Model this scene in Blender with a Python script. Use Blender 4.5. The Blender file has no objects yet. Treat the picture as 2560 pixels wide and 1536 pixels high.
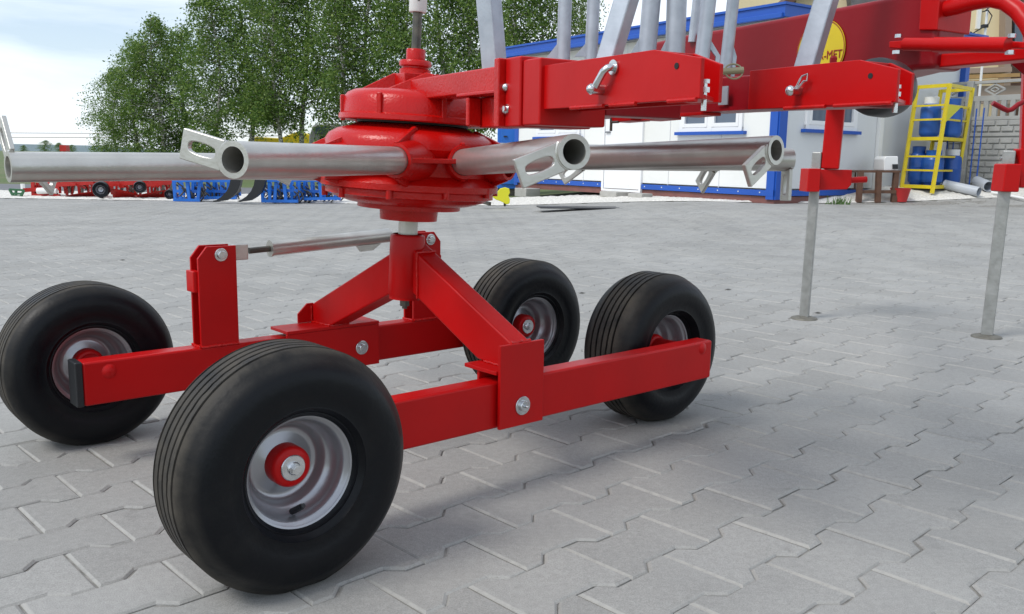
import bpy, math, random
import numpy as np
from mathutils import Vector, Matrix
random.seed(7)
rng = np.random.default_rng(11)
S = bpy.context.scene
COL = S.collection
R = math.radians

# ------------------------------------------------------------ camera
F, PITCH, ROLL, CH = 2245.0, .1645, .016, .812
cp, sp = math.cos(PITCH), math.sin(PITCH)
FW = Vector((0, cp, -sp)); UP0 = Vector((0, sp, cp)); R0 = Vector((1, 0, 0))
RT = math.cos(ROLL)*R0 + math.sin(ROLL)*UP0
UP = -math.sin(ROLL)*R0 + math.cos(ROLL)*UP0
CO = Vector((0, 0, CH))
cd = bpy.data.cameras.new('camera'); cam = bpy.data.objects.new('camera', cd); COL.objects.link(cam)
cd.sensor_width = 36; cd.lens = F/2560*36; cd.clip_end = 6000; cd.clip_start = .05
m = Matrix((RT, UP, -FW)).transposed().to_4x4(); m.translation = CO
cam.matrix_world = m
S.camera = cam

# ------------------------------------------------------------ light
SUN_AZ = Vector((-.84, -.54, 0)).normalized(); EL = R(51)
sd = Vector((SUN_AZ.x*math.cos(EL), SUN_AZ.y*math.cos(EL), math.sin(EL)))
sl = bpy.data.lights.new('sun', 'SUN'); sl.energy = 2.0; sl.angle = R(19); sl.color = (1, .965, .91)
so = bpy.data.objects.new('sun', sl); COL.objects.link(so)
so.rotation_euler = sd.to_track_quat('Z', 'Y').to_euler()
W = bpy.data.worlds.new("World"); S.world = W; W.use_nodes = True
nt = W.node_tree; nt.nodes.clear()
def N(nt, t, **k):
    n = nt.nodes.new(t)
    for a, b in k.items():
        if a.startswith('i_'): n.inputs[a[2:].replace('_', ' ')].default_value = b
        else: setattr(n, a, b)
    return n
sky = N(nt, 'ShaderNodeTexSky', sky_type='NISHITA', sun_disc=False, sun_elevation=EL, sun_rotation=math.atan2(SUN_AZ.x, SUN_AZ.y))
sky.air_density = 1.0; sky.dust_density = .4; sky.ozone_density = 3.0
tc = N(nt, 'ShaderNodeTexCoord'); mp = N(nt, 'ShaderNodeMapping'); mp.inputs['Scale'].default_value = (1.6, 1.6, 7.0)
mp.inputs['Location'].default_value = (.3, .8, .35)
no = N(nt, 'ShaderNodeTexNoise'); no.inputs['Scale'].default_value = 1.7; no.inputs['Detail'].default_value = 7; no.inputs['Roughness'].default_value = .55
no.inputs['Distortion'].default_value = .35
cr = N(nt, 'ShaderNodeValToRGB'); cr.color_ramp.elements[0].position = .36; cr.color_ramp.elements[0].color = (.34, .34, .34, 1)
cr.color_ramp.elements[1].position = .66; cr.color_ramp.elements[1].color = (.97, .97, .97, 1)
mx = N(nt, 'ShaderNodeMixRGB'); mx.inputs['Color2'].default_value = (8.4, 9.1, 9.9, 1)
bg = N(nt, 'ShaderNodeBackground'); bg.inputs['Strength'].default_value = .116
out = N(nt, 'ShaderNodeOutputWorld')
L = nt.links.new
L(tc.outputs['Generated'], mp.inputs['Vector']); L(mp.outputs[0], no.inputs['Vector']); L(no.outputs['Fac'], cr.inputs[0])
L(cr.outputs[0], mx.inputs['Fac']); L(sky.outputs[0], mx.inputs['Color1']); L(mx.outputs[0], bg.inputs['Color']); L(bg.outputs[0], out.inputs[0])
S.view_settings.view_transform = 'Standard'; S.view_settings.look = 'None'
S.view_settings.exposure = 0.22; S.view_settings.gamma = 1

# ------------------------------------------------------------ geometry of the place (measured once, in metres)
def ray(px, py): return (px-1280)/F*RT - (py-768)/F*UP + FW
def hit(px, py, P, n):
    d = ray(px, py); return CO + d*((Vector(P)-CO).dot(n)/d.dot(n))
def at(px, py, Y): return hit(px, py, (0, Y, 0), Vector((0, 1, 0)))
def atz(px, py, Z): return hit(px, py, (0, 0, Z), Vector((0, 0, 1)))
YAW = .7165
O = Vector((-.2674, 2.4755, 0))
MU = Vector((math.cos(YAW), math.sin(YAW), 0)); MV = Vector((math.sin(YAW), -math.cos(YAW), 0)); Z1 = Vector((0, 0, 1))
def M(u, v, z): return O + MU*u + MV*v + Z1*z
A0 = Vector((-.28, 2.476, 0)); AD = Vector((.517, -.856, 0)).normalized(); AN = Vector((.856, .517, 0)).normalized()
def A(t, off, z): return A0 + AD*t - AN*off*-1 + Z1*z if False else A0 + AD*t - AN*off + Z1*z
def arm(px, py, off):
    P = hit(px, py, A0 - AN*off, AN); q = P-A0; return q.dot(AD), P.z

# ------------------------------------------------------------ mesh builder
class MB:
    def __init__(s): s.v = []; s.f = []; s.sm = []
    def add(s, vs, fs, smooth=False):
        k = len(s.v); s.v += [tuple(v) for v in vs]; s.f += [tuple(i+k for i in f) for f in fs]; s.sm += [smooth]*len(fs); return s
    def box(s, c, ax, ay, az, dx, dy, dz):
        c = Vector(c); ax, ay, az = Vector(ax)*dx/2, Vector(ay)*dy/2, Vector(az)*dz/2
        vs = [c+i*ax+j*ay+k*az for i in (-1, 1) for j in (-1, 1) for k in (-1, 1)]
        return s.add(vs, [(0,1,3,2),(4,6,7,5),(0,4,5,1),(2,3,7,6),(0,2,6,4),(1,5,7,3)])
    def wbox(s, x0, x1, y0, y1, z0, z1): return s.box(((x0+x1)/2, (y0+y1)/2, (z0+z1)/2), (1,0,0), (0,1,0), (0,0,1), x1-x0, y1-y0, z1-z0)
    def mbox(s, u0, u1, v0, v1, z0, z1): return s.box(M((u0+u1)/2, (v0+v1)/2, (z0+z1)/2), MU, MV, Z1, u1-u0, v1-v0, z1-z0)
    def abox(s, t0, t1, o0, o1, z0, z1): return s.box(A((t0+t1)/2, (o0+o1)/2, (z0+z1)/2), AD, AN, Z1, t1-t0, o1-o0, z1-z0)
    def prism(s, pts, d):
        pts = [Vector(p) for p in pts]; d = Vector(d); n = len(pts)
        vs = pts + [p+d for p in pts]
        fs = [tuple(range(n))[::-1], tuple(range(n, 2*n))] + [(i, (i+1) % n, n+(i+1) % n, n+i) for i in range(n)]
        return s.add(vs, fs)
    def bar(s, a, b, w, h, upv=(0,0,1)):
        a, b = Vector(a), Vector(b); d = (b-a); ln = d.length; d.normalize()
        x = d.cross(Vector(upv)).normalized(); y = x.cross(d)
        return s.box((a+b)/2, d, x, y, ln, w, h)
    def tube(s, a, b, r, r2=None, n=20, cap=True, ri=0):
        a, b = Vector(a), Vector(b); r2 = r if r2 is None else r2
        d = (b-a).normalized(); x = d.orthogonal().normalized(); y = d.cross(x)
        c = [(math.cos(2*math.pi*i/n), math.sin(2*math.pi*i/n)) for i in range(n)]
        vs = [a+(x*p+y*q)*r for p, q in c] + [b+(x*p+y*q)*r2 for p, q in c]
        s.add(vs, [(i, (i+1) % n, n+(i+1) % n, n+i) for i in range(n)], True)
        if ri:
            L_ = (b-a).length; vs = []
            for P, rr in ((a, r), (a, ri), (b, ri), (b, r2)): vs += [P+(x*p+y*q)*rr for p, q in c]
            for k in range(3):
                s.add(vs[k*n:(k+2)*n], [(i, n+i, n+(i+1) % n, (i+1) % n) for i in range(n)], k == 1)
        elif cap: s.add(vs, [tuple(range(n))[::-1], tuple(range(n, 2*n))])
        return s
    def path(s, pts, r, n=12):
        pts = [Vector(p) for p in pts]; x = None; rings = []
        for i, p in enumerate(pts):
            d = (pts[min(i+1, len(pts)-1)]-pts[max(i-1, 0)]).normalized()
            x = d.orthogonal().normalized() if x is None else (x-d*x.dot(d)).normalized()
            y = d.cross(x); rings.append([p+(x*math.cos(2*math.pi*k/n)+y*math.sin(2*math.pi*k/n))*r for k in range(n)])
        vs = sum(rings, [])
        fs = [(a*n+i, a*n+(i+1) % n, (a+1)*n+(i+1) % n, (a+1)*n+i) for a in range(len(pts)-1) for i in range(n)]
        s.add(vs, fs, True); s.add(rings[0]+rings[-1], [tuple(range(n))[::-1], tuple(range(n, 2*n))]); return s
    def lathe(s, prof, c, ax, n=72, closed=False, fn=None):
        c, ax = Vector(c), Vector(ax).normalized()
        x = (Z1-ax*ax.z); x = x.normalized() if x.length > .3 else ax.orthogonal().normalized()
        y = ax.cross(x); m_ = len(prof); vs = []
        for i in range(n):
            t = 2*math.pi*i/n; e = x*math.cos(t)+y*math.sin(t)
            for (r, w) in prof:
                p = c+e*r+ax*w; vs.append(fn(p, t, r, w) if fn else p)
        fs = []
        for i in range(n):
            j = (i+1) % n
            for k in range(m_ if closed else m_-1):
                l = (k+1) % m_; fs.append((i*m_+k, j*m_+k, j*m_+l, i*m_+l))
        s.add(vs, fs, True); return s
    def hexa(s, c, ax, r, h, n=6):
        c, ax = Vector(c), Vector(ax).normalized(); s_ = len(s.sm); s.tube(c, c+ax*h, r, n=n)
        for k in range(s_, len(s.sm)): s.sm[k] = False
        return s
    def ball(s, c, r, n=12, sq=(1,1,1)):
        vs = []; fs = []; c = Vector(c)
        for a in range(1, n):
            for b in range(2*n):
                t, p = math.pi*a/n, math.pi*b/n
                vs.append(c+Vector((r*sq[0]*math.sin(t)*math.cos(p), r*sq[1]*math.sin(t)*math.sin(p), r*sq[2]*math.cos(t))))
        k = 2*n
        for a in range(n-2):
            for b in range(k): fs.append((a*k+b, (a+1)*k+b, (a+1)*k+(b+1) % k, a*k+(b+1) % k))
        vs += [c+Vector((0,0,r*sq[2])), c-Vector((0,0,r*sq[2]))]; T = len(vs)
        for b in range(k): fs.append((T-2, b, (b+1) % k)); fs.append((T-1, (n-2)*k+(b+1) % k, (n-2)*k+b))
        return s.add(vs, fs, True)

def mesh_obj(name, mb, mat, parent=None, bevel=0, ang=35, seg=2):
    vs = mb.v; loc = Vector((0, 0, 0))
    if parent is None:
        a = np.array(vs); loc = Vector((float(a[:,0].mean()), float(a[:,1].mean()), float(a[:,2].min())))
        vs = [tuple(Vector(v)-loc) for v in vs]
    me = bpy.data.meshes.new(name); me.from_pydata(vs, [], mb.f); me.update()
    import bmesh
    b = bmesh.new(); b.from_mesh(me); bmesh.ops.recalc_face_normals(b, faces=b.faces); b.to_mesh(me); b.free()
    me.polygons.foreach_set('use_smooth', [bool(bevel) or x for x in mb.sm])
    me.set_sharp_from_angle(angle=R(ang))
    me.materials.append(mat)
    o = bpy.data.objects.new(name, me); COL.objects.link(o)
    if parent is not None:
        o.parent = parent
        if parent.type == 'EMPTY' and parent.parent is None: o.matrix_parent_inverse = Matrix.Translation(-parent.location)
        elif parent.type != 'EMPTY' and parent.parent is None: o.matrix_parent_inverse = Matrix.Translation(-parent.location)
        elif parent.type == 'EMPTY': o.matrix_parent_inverse = Matrix.Identity(4)
    else: o.location = loc
    if bevel:
        bv = o.modifiers.new('bevel', 'BEVEL'); bv.width = bevel; bv.segments = seg; bv.limit_method = 'ANGLE'; bv.angle_limit = R(40); bv.harden_normals = True
    return o
def tag(o, label=None, cat=None, group=None, kind=None):
    if label: o['label'] = label
    if cat: o['category'] = cat
    if group: o['group'] = group
    if kind: o['kind'] = kind
    return o
def thing(name, label, cat, loc, group=None):
    o = bpy.data.objects.new(name, None); o.empty_display_size = .1; COL.objects.link(o); o.location = loc
    return tag(o, label, cat, group)
def sub_empty(name, parent):
    o = bpy.data.objects.new(name, None); COL.objects.link(o); o.parent = parent
    o.matrix_parent_inverse = Matrix.Translation(-parent.location); return o
def struct(name, mb, mat, **k): return tag(mesh_obj(name, mb, mat, **k), kind='structure')

# ------------------------------------------------------------ materials
def mat(name, col, rough=.5, metal=0, col2=None, nscale=8, nlo=.35, nhi=.7, bump=0, bscale=60, coat=0, detail=5, rvar=0, spec=None, stretch=None):
    m_ = bpy.data.materials.new(name); m_.use_nodes = True; t = m_.node_tree; b = t.nodes['Principled BSDF']
    b.inputs['Base Color'].default_value = (*col, 1); b.inputs['Roughness'].default_value = rough; b.inputs['Metallic'].default_value = metal
    if spec is not None: b.inputs['Specular IOR Level'].default_value = spec
    if coat: b.inputs['Coat Weight'].default_value = coat; b.inputs['Coat Roughness'].default_value = .12
    c = N(t, 'ShaderNodeTexCoord'); src = c.outputs['Object']
    if stretch:
        mp_ = N(t, 'ShaderNodeMapping'); mp_.inputs['Scale'].default_value = stretch; t.links.new(src, mp_.inputs[0]); src = mp_.outputs[0]
    if col2 or rvar:
        n = N(t, 'ShaderNodeTexNoise'); n.inputs['Scale'].default_value = nscale; n.inputs['Detail'].default_value = detail
        t.links.new(src, n.inputs['Vector'])
        r = N(t, 'ShaderNodeMapRange'); r.inputs[1].default_value = nlo; r.inputs[2].default_value = nhi; t.links.new(n.outputs['Fac'], r.inputs[0])
        if col2:
            x = N(t, 'ShaderNodeMixRGB'); x.inputs[1].default_value = (*col, 1); x.inputs[2].default_value = (*col2, 1)
            t.links.new(r.outputs[0], x.inputs[0]); t.links.new(x.outputs[0], b.inputs['Base Color'])
        if rvar:
            q = N(t, 'ShaderNodeMapRange'); q.inputs[3].default_value = rough-rvar; q.inputs[4].default_value = rough+rvar
            t.links.new(n.outputs['Fac'], q.inputs[0]); t.links.new(q.outputs[0], b.inputs['Roughness'])
    if bump:
        n2 = N(t, 'ShaderNodeTexNoise'); n2.inputs['Scale'].default_value = bscale; n2.inputs['Detail'].default_value = 4
        t.links.new(src, n2.inputs['Vector'])
        u = N(t, 'ShaderNodeBump'); u.inputs['Strength'].default_value = bump; u.inputs['Distance'].default_value = .01
        t.links.new(n2.outputs['Fac'], u.inputs['Height']); t.links.new(u.outputs[0], b.inputs['Normal'])
    return m_
RED = mat('red_paint', (.50, .0030, .0035), .36, 0, (.43, .0028, .0032), 6, .3, .7, .05, 45, rvar=.08, spec=.24)
CAST = mat('red_cast', (.52, .0045, .003), .27, 0, (.45, .004, .003), 9, .3, .7, .14, 160, rvar=.06, spec=.36)
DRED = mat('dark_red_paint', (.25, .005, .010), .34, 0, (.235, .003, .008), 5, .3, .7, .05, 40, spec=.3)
ZINC = mat('satin_steel', (.60, .585, .545), .34, .75, (.50, .485, .45), 14, .35, .75, .06, 120, rvar=.1)
GALV = mat('galvanised_steel', (.47, .51, .56), .42, .45, (.38, .42, .47), 30, .35, .7, .04, 120, rvar=.10)
LEGM = mat('worn_galvanised_steel', (.44, .44, .42), .42, .7, (.33, .33, .31), 25, .3, .7, .15, 90)
CHROME = mat('bolt_zinc', (.70, .71, .72), .25, 1, (.55, .56, .57), 60, .4, .7)
YZINC = mat('yellow_zinc', (.34, .30, .19), .5, .7)
FOOTM = mat('foot_steel', (.20, .19, .16), .65, .4, (.14, .13, .11), 30)
RIM = mat('rim_silver', (.40, .40, .42), .28, .7, (.36, .36, .38), 4, .3, .7, .02, 60)
DSTEEL = mat('dark_steel', (.10, .095, .085), .42, .8, (.17, .15, .12), 30, .4, .7)
BLACK = mat('black_plastic', (.012, .013, .015), .45)
HOLE = mat('dark_bore', (.015, .015, .017), .8)
# tyre: black sidewall, dusty tread
TYRE = bpy.data.materials.new('rubber'); TYRE.use_nodes = True
t = TYRE.node_tree; b = t.nodes['Principled BSDF']; b.inputs['Roughness'].default_value = .42; b.inputs['Specular IOR Level'].default_value = .22
c = N(t, 'ShaderNodeTexCoord'); at_ = N(t, 'ShaderNodeAttribute'); at_.attribute_name = 'tread'
n = N(t, 'ShaderNodeTexNoise'); n.inputs['Scale'].default_value = 13; n.inputs['Detail'].default_value = 6; n.inputs['Roughness'].default_value = .65
t.links.new(c.outputs['Object'], n.inputs['Vector'])
mm = N(t, 'ShaderNodeMath', operation='MULTIPLY'); t.links.new(at_.outputs['Fac'], mm.inputs[0])
r = N(t, 'ShaderNodeMapRange'); r.inputs[1].default_value = .25; r.inputs[2].default_value = .62; t.links.new(n.outputs['Fac'], r.inputs[0]); t.links.new(r.outputs[0], mm.inputs[1])
r2 = N(t, 'ShaderNodeMapRange'); r2.inputs[1].default_value = .52; r2.inputs[2].default_value = .8; r2.inputs[4].default_value = .09; t.links.new(n.outputs['Fac'], r2.inputs[0])
mm2 = N(t, 'ShaderNodeMath', operation='MAXIMUM'); t.links.new(mm.outputs[0], mm2.inputs[0]); t.links.new(r2.outputs[0], mm2.inputs[1])
x = N(t, 'ShaderNodeMixRGB'); x.inputs[1].default_value = (.0035, .0042, .0060, 1); x.inputs[2].default_value = (.070, .062, .051, 1)
t.links.new(mm2.outputs[0], x.inputs[0]); t.links.new(x.outputs[0], b.inputs['Base Color'])
rr = N(t, 'ShaderNodeMapRange'); rr.inputs[3].default_value = .36; rr.inputs[4].default_value = .75; t.links.new(mm2.outputs[0], rr.inputs[0]); t.links.new(rr.outputs[0], b.inputs['Roughness'])
n2 = N(t, 'ShaderNodeTexNoise'); n2.inputs['Scale'].default_value = 90; n2.inputs['Detail'].default_value = 4; t.links.new(c.outputs['Object'], n2.inputs['Vector'])
u = N(t, 'ShaderNodeBump'); u.inputs['Strength'].default_value = .12; u.inputs['Distance'].default_value = .006; t.links.new(n2.outputs['Fac'], u.inputs['Height']); t.links.new(u.outputs[0], b.inputs['Normal'])

WHITE = mat('white_panel', (.80, .80, .77), .5, 0, (.76, .76, .72), 1.2, .4, .7)
GREYW = mat('shaded_end_and_joint', (.70, .71, .71), .55, 0, (.66, .67, .66), 1.0, .4, .7)  # end wall shade greyed into the white panel colour; joints share it
BLUE = mat('blue_trim', (.012, .085, .42), .42)
BBLUE = mat('bright_blue_paint', (.015, .16, .62), .4, 0, (.012, .13, .5), 3)
PVC = mat('window_frame', (.82, .82, .82), .35)
GLASS = mat('window_glass', (.09, .12, .17), .06, 0, spec=.8)
BROWNR = mat('base_rail', (.22, .085, .07), .6, 0, (.17, .07, .06), 6)
CONC = mat('concrete', (.42, .41, .38), .85, 0, (.34, .33, .30), 7, bump=.3, bscale=40)
CFENCE = mat('concrete_fence', (.37, .37, .35), .85, 0, (.31, .31, .30), 5, bump=.3, bscale=40)
CREAM = mat('cream_render', (.74, .62, .38), .8, 0, (.70, .58, .36), 2)
WOOD = mat('brown_wood', (.12, .055, .03), .6, 0, (.085, .04, .022), 12)
PLANK = mat('pale_planks', (.40, .24, .09), .6, 0, (.33, .19, .07), 5)
GPLANK = mat('grey_brown_board', (.30, .23, .18), .7)
ROOF = mat('roof_tiles', (.11, .10, .10), .7, 0, (.16, .15, .15), 9)
YEL = mat('yellow_paint', (.72, .56, .015), .4, 0, (.62, .48, .015), 8)
YPLAS = mat('yellow_plastic', (.70, .66, .02), .45)
GBLUE = mat('gas_bottle_blue', (.012, .075, .33), .32, 0, (.02, .10, .36), 3)
WPL = mat('white_metal', (.75, .75, .73), .4)
PIPEM = mat('grey_pipe', (.45, .48, .52), .35)
GREEN = mat('green_paint', (.03, .12, .05), .5)
GMET = mat('grey_metal', (.22, .23, .25), .45, .5)

# ------------------------------------------------------------ terrain
def sst(x): x = min(1, max(0, x)); return x*x*(3-2*x)
def G(x, y):
    z = .2*sst((y-7)/6.5)*sst((x+1)/4.2)
    z += .24*sst((y-13.6)/1.6)*sst((x-3.6)/1.6)
    return z
def edgeY(x): return 15.35 - (15.35-13.75)*sst((x+1)/5) + .75*sst((x-4)/5)
def grid(x0, x1, nx, y0, y1, ny, dz, ylo=None, yhi=None):
    vs = []; fs = []
    for j in range(ny+1):
        for i in range(nx+1):
            xx = x0+(x1-x0)*i/nx
            a = ylo(xx) if ylo else y0; b_ = yhi(xx) if yhi else y1
            yy = a+(b_-a)*j/ny; vs.append((xx, yy, G(xx, yy)+dz))
    for j in range(ny):
        for i in range(nx):
            k = j*(nx+1)+i; fs.append((k, k+1, k+nx+2, k+nx+1))
    return MB().add(vs, fs, True)
FIELD = mat('field_grass', (.085, .13, .035), .9, 0, (.13, .14, .06), .3, bump=.4, bscale=3)
SAND = mat('joint_sand', (.30, .29, .27), .95, 0, (.16, .155, .14), 30, bump=.3, bscale=200)
GRAV = mat('white_gravel', (.74, .72, .67), .9, 0, (.55, .53, .49), 30, .35, .65, .9, 30)
ASPH = mat('asphalt', (.16, .165, .175), .8, 0, (.13, .13, .14), 2)
g = MB(); gx = sorted(set(list(np.linspace(-12, 14, 53)) + [-3000, -600, -120, -40, -20, 22, 45, 120, 600, 3000])); gy = sorted(set(list(np.linspace(-4, 20, 49)) + [-60, 26, 40, 90, 400, 1500, 5000]))
vs = [(x_, y_, G(x_, y_)-.03) for y_ in gy for x_ in gx]; nx = len(gx)
g.add(vs, [(j*nx+i, j*nx+i+1, (j+1)*nx+i+1, (j+1)*nx+i) for j in range(len(gy)-1) for i in range(nx-1)], True)
struct('ground', g, FIELD)
struct('paving_bed', grid(-13, 14, 54, -.6, 15, 36, -.0062, yhi=lambda x: edgeY(x)), SAND)
# gravel bed: lumpy sheet
gm = grid(-14, 16, 400, 0, 0, 50, .004, ylo=lambda x: edgeY(x)-.01, yhi=lambda x: edgeY(x)+2.6+1.8*sst((x-4)/3))
jz = rng.random(len(gm.v))
gm.v = [(v[0], v[1], v[2]+(.028*j_ if k > 401 else 0)) for k, (v, j_) in enumerate(zip(gm.v, jz))]
struct('gravel', gm, GRAV)
struct('road', grid(-60, -2.0, 20, 18.0, 21.6, 2, .012), ASPH)
# hills far away, distance haze mixed into their bluish colour
hm = MB(); vs = []; xs = np.linspace(-1400, 400, 90)
for i, x_ in enumerate(xs):
    h_ = 5+3*math.sin(i*.21)+1.6*math.sin(i*.57+1); vs += [(x_, 900, -1), (x_, 930, max(1, h_)), (x_, 1100, max(1, h_)*1.1)]
hm.add(vs, [(3*i+k, 3*i+3+k, 3*i+4+k, 3*i+1+k) for i in range(89) for k in (0, 1)], True)
HILL = mat('hazy_hills', (.17, .22, .24), .95, 0, (.13, .18, .19), .02)
struct('hills', hm, HILL)

# interlocking concrete pavers as real blocks
PA = R(-46.3); P_ = np.array([math.cos(PA), math.sin(PA)]); Q_ = np.array([-math.sin(PA), math.cos(PA)])
def paving():
    pitch, hq = .164, .131; a_, b_ = .0975, .0665
    poly = [(-hq, a_), (-.082, a_), (-.051, b_), (.051, b_), (.082, a_), (hq, a_), (hq, -a_), (.082, -a_), (.051, -b_), (-.051, -b_), (-.082, -a_), (-hq, -a_)]
    poly = np.array([(p, q) for q, p in poly])      # (p,q)
    def inset(pl, d):
        o_ = []; n_ = len(pl)
        ar = sum(pl[i][0]*pl[(i+1) % n_][1]-pl[(i+1) % n_][0]*pl[i][1] for i in range(n_)); sg = 1 if ar > 0 else -1
        for i in range(n_):
            a, b, c_ = pl[i-1], pl[i], pl[(i+1) % n_]
            e1 = (b-a)/np.linalg.norm(b-a); e2 = (c_-b)/np.linalg.norm(c_-b)
            n1 = np.array([-e1[1], e1[0]])*sg; n2_ = np.array([-e2[1], e2[0]])*sg
            k = 1+n1@n2_; o_.append(b+(n1+n2_)/k*d)
        return np.array(o_)
    rings = [(inset(poly, .0012), -.012), (inset(poly, .0012), -.0042), (inset(poly, .0060), -.0005), (inset(poly, .0075), 0.)]
    J0 = np.array([.748, 2.271])
    V_, F_, C_, D_ = [], [], [], []; nb = 0
    for i in range(-130, 131):
        for j in range(-110, 111):
            c = J0 + P_*(i*pitch) + Q_*((2*j+1+(i % 2))*hq)
            x_, y_ = c
            if y_ < .55 or y_ > edgeY(x_)-.02 or abs(x_) > .75*y_+1.2: continue
            if x_ > 3.9 and y_ > 13.4+.69*(x_-3.9)*0+1.2: continue
            far = y_ > 7
            z0 = G(x_, y_); jx = rng.normal(0, .0012, 2); ro = rng.normal(0, .006); tl = rng.normal(0, .0035, 2); dz = rng.normal(0, .0008)
            co, si = math.cos(ro), math.sin(ro)
            rs = rings[1:3] if far else rings
            base = len(V_)
            for k, (pl, z) in enumerate(rs):
                for p, q in pl:
                    p2, q2 = p*co-q*si, p*si+q*co
                    if not far: p2 += rng.normal(0, .0006); q2 += rng.normal(0, .0006)
                    w_ = c+P_*p2+Q_*q2+jx
                    V_.append((w_[0], w_[1], G(w_[0], w_[1])+z+dz+tl[0]*p+tl[1]*q))
            for k in range(len(rs)-1):
                for n_ in range(12):
                    m2 = (n_+1) % 12; F_.append((base+k*12+n_, base+k*12+m2, base+(k+1)*12+m2, base+(k+1)*12+n_)); C_.append(nb); D_.append((1. if n_ in (5, 11) else .35) if (far or k in (1, 2)) else 0.)
            k = (len(rs)-1)*12+base
            # top in three convex pieces
            F_.append((k+0, k+1, k+2, k+9, k+10, k+11)); F_.append((k+2, k+3, k+8, k+9)); F_.append((k+3, k+4, k+5, k+6, k+7, k+8)); C_ += [nb]*3; D_ += [0.]*3
            nb += 1
    me = bpy.data.meshes.new('paving'); me.from_pydata(V_, [], F_); me.update()
    import bmesh
    bmm = bmesh.new(); bmm.from_mesh(me); bmesh.ops.recalc_face_normals(bmm, faces=bmm.faces)
    if sum(f.normal.z for f in list(bmm.faces)[:500]) < 0:
        bmesh.ops.reverse_faces(bmm, faces=bmm.faces)
    bmm.to_mesh(me); bmm.free()
    tone = rng.random(nb); at2 = me.attributes.new('tone', 'FLOAT', 'FACE'); at2.data.foreach_set('value', [float(tone[k]) for k in C_])
    at3 = me.attributes.new('edge', 'FLOAT', 'FACE'); at3.data.foreach_set('value', D_)
    o = bpy.data.objects.new('paving', me); COL.objects.link(o); o['kind'] = 'structure'
    m_ = bpy.data.materials.new('concrete_pavers'); m_.use_nodes = True; t = m_.node_tree; b = t.nodes['Principled BSDF']; b.inputs['Roughness'].default_value = .78
    c = N(t, 'ShaderNodeTexCoord'); a = N(t, 'ShaderNodeAttribute'); a.attribute_name = 'tone'
    def noise(sc, dt, ro=.6):
        n = N(t, 'ShaderNodeTexNoise'); n.inputs['Scale'].default_value = sc; n.inputs['Detail'].default_value = dt; n.inputs['Roughness'].default_value = ro; t.links.new(c.outputs['Object'], n.inputs['Vector']); return n.outputs['Fac']
    def mul(col, f, lo, hi, fl, fh):
        r = N(t, 'ShaderNodeMapRange'); r.inputs[1].default_value = fl; r.inputs[2].default_value = fh; r.inputs[3].default_value = lo; r.inputs[4].default_value = hi; t.links.new(f, r.inputs[0])
        x = N(t, 'ShaderNodeMixRGB', blend_type='MULTIPLY'); x.inputs[0].default_value = 1; t.links.new(col, x.inputs[1]); t.links.new(r.outputs[0], x.inputs[2]); return x.outputs[0]
    base = N(t, 'ShaderNodeMixRGB'); base.inputs[1].default_value = (.296, .296, .287, 1); base.inputs[2].default_value = (.318, .308, .284, 1)
    t.links.new(noise(1.1, 3), base.inputs[0])
    col = mul(base.outputs[0], a.outputs['Fac'], .93, 1.06, 0, 1)
    col = mul(col, noise(2.3, 6), .91, 1.06, .3, .7)
    col = mul(col, noise(420, 3), .78, 1.20, .3, .7)
    col = mul(col, noise(9, 6, .7), .86, 1.02, .30, .40)
    col = mul(col, noise(60, 5, .7), .91, 1.06, .35, .65)
    col = mul(col, noise(.75, 5, .6), .90, 1.04, .35, .60)
    col = mul(col, noise(150, 2, .5), .72, 1.0, .24, .31)
    ae = N(t, 'ShaderNodeAttribute'); ae.attribute_name = 'edge'
    xe = N(t, 'ShaderNodeMixRGB'); xe.inputs[2].default_value = (.355, .348, .325, 1)
    me_ = N(t, 'ShaderNodeMapRange'); me_.inputs[1].default_value = .38; me_.inputs[2].default_value = .56; me_.inputs[3].default_value = .15; t.links.new(noise(38, 5, .7), me_.inputs[0])
    mu_ = N(t, 'ShaderNodeMath', operation='MULTIPLY'); t.links.new(ae.outputs['Fac'], mu_.inputs[0]); t.links.new(me_.outputs[0], mu_.inputs[1]); t.links.new(mu_.outputs[0], xe.inputs[0]); t.links.new(col, xe.inputs[1])
    t.links.new(xe.outputs[0], b.inputs['Base Color'])
    u = N(t, 'ShaderNodeBump'); u.inputs['Strength'].default_value = .35; u.inputs['Distance'].default_value = .002; t.links.new(noise(300, 4), u.inputs['Height']); t.links.new(u.outputs[0], b.inputs['Normal'])
    me.materials.append(m_)
paving()

# ============================================================ THE HAY RAKE
rake = thing('hay_rake', 'red rotary hay rake standing on four black tyres in the foreground of the yard', 'hay rake', O)

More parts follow.
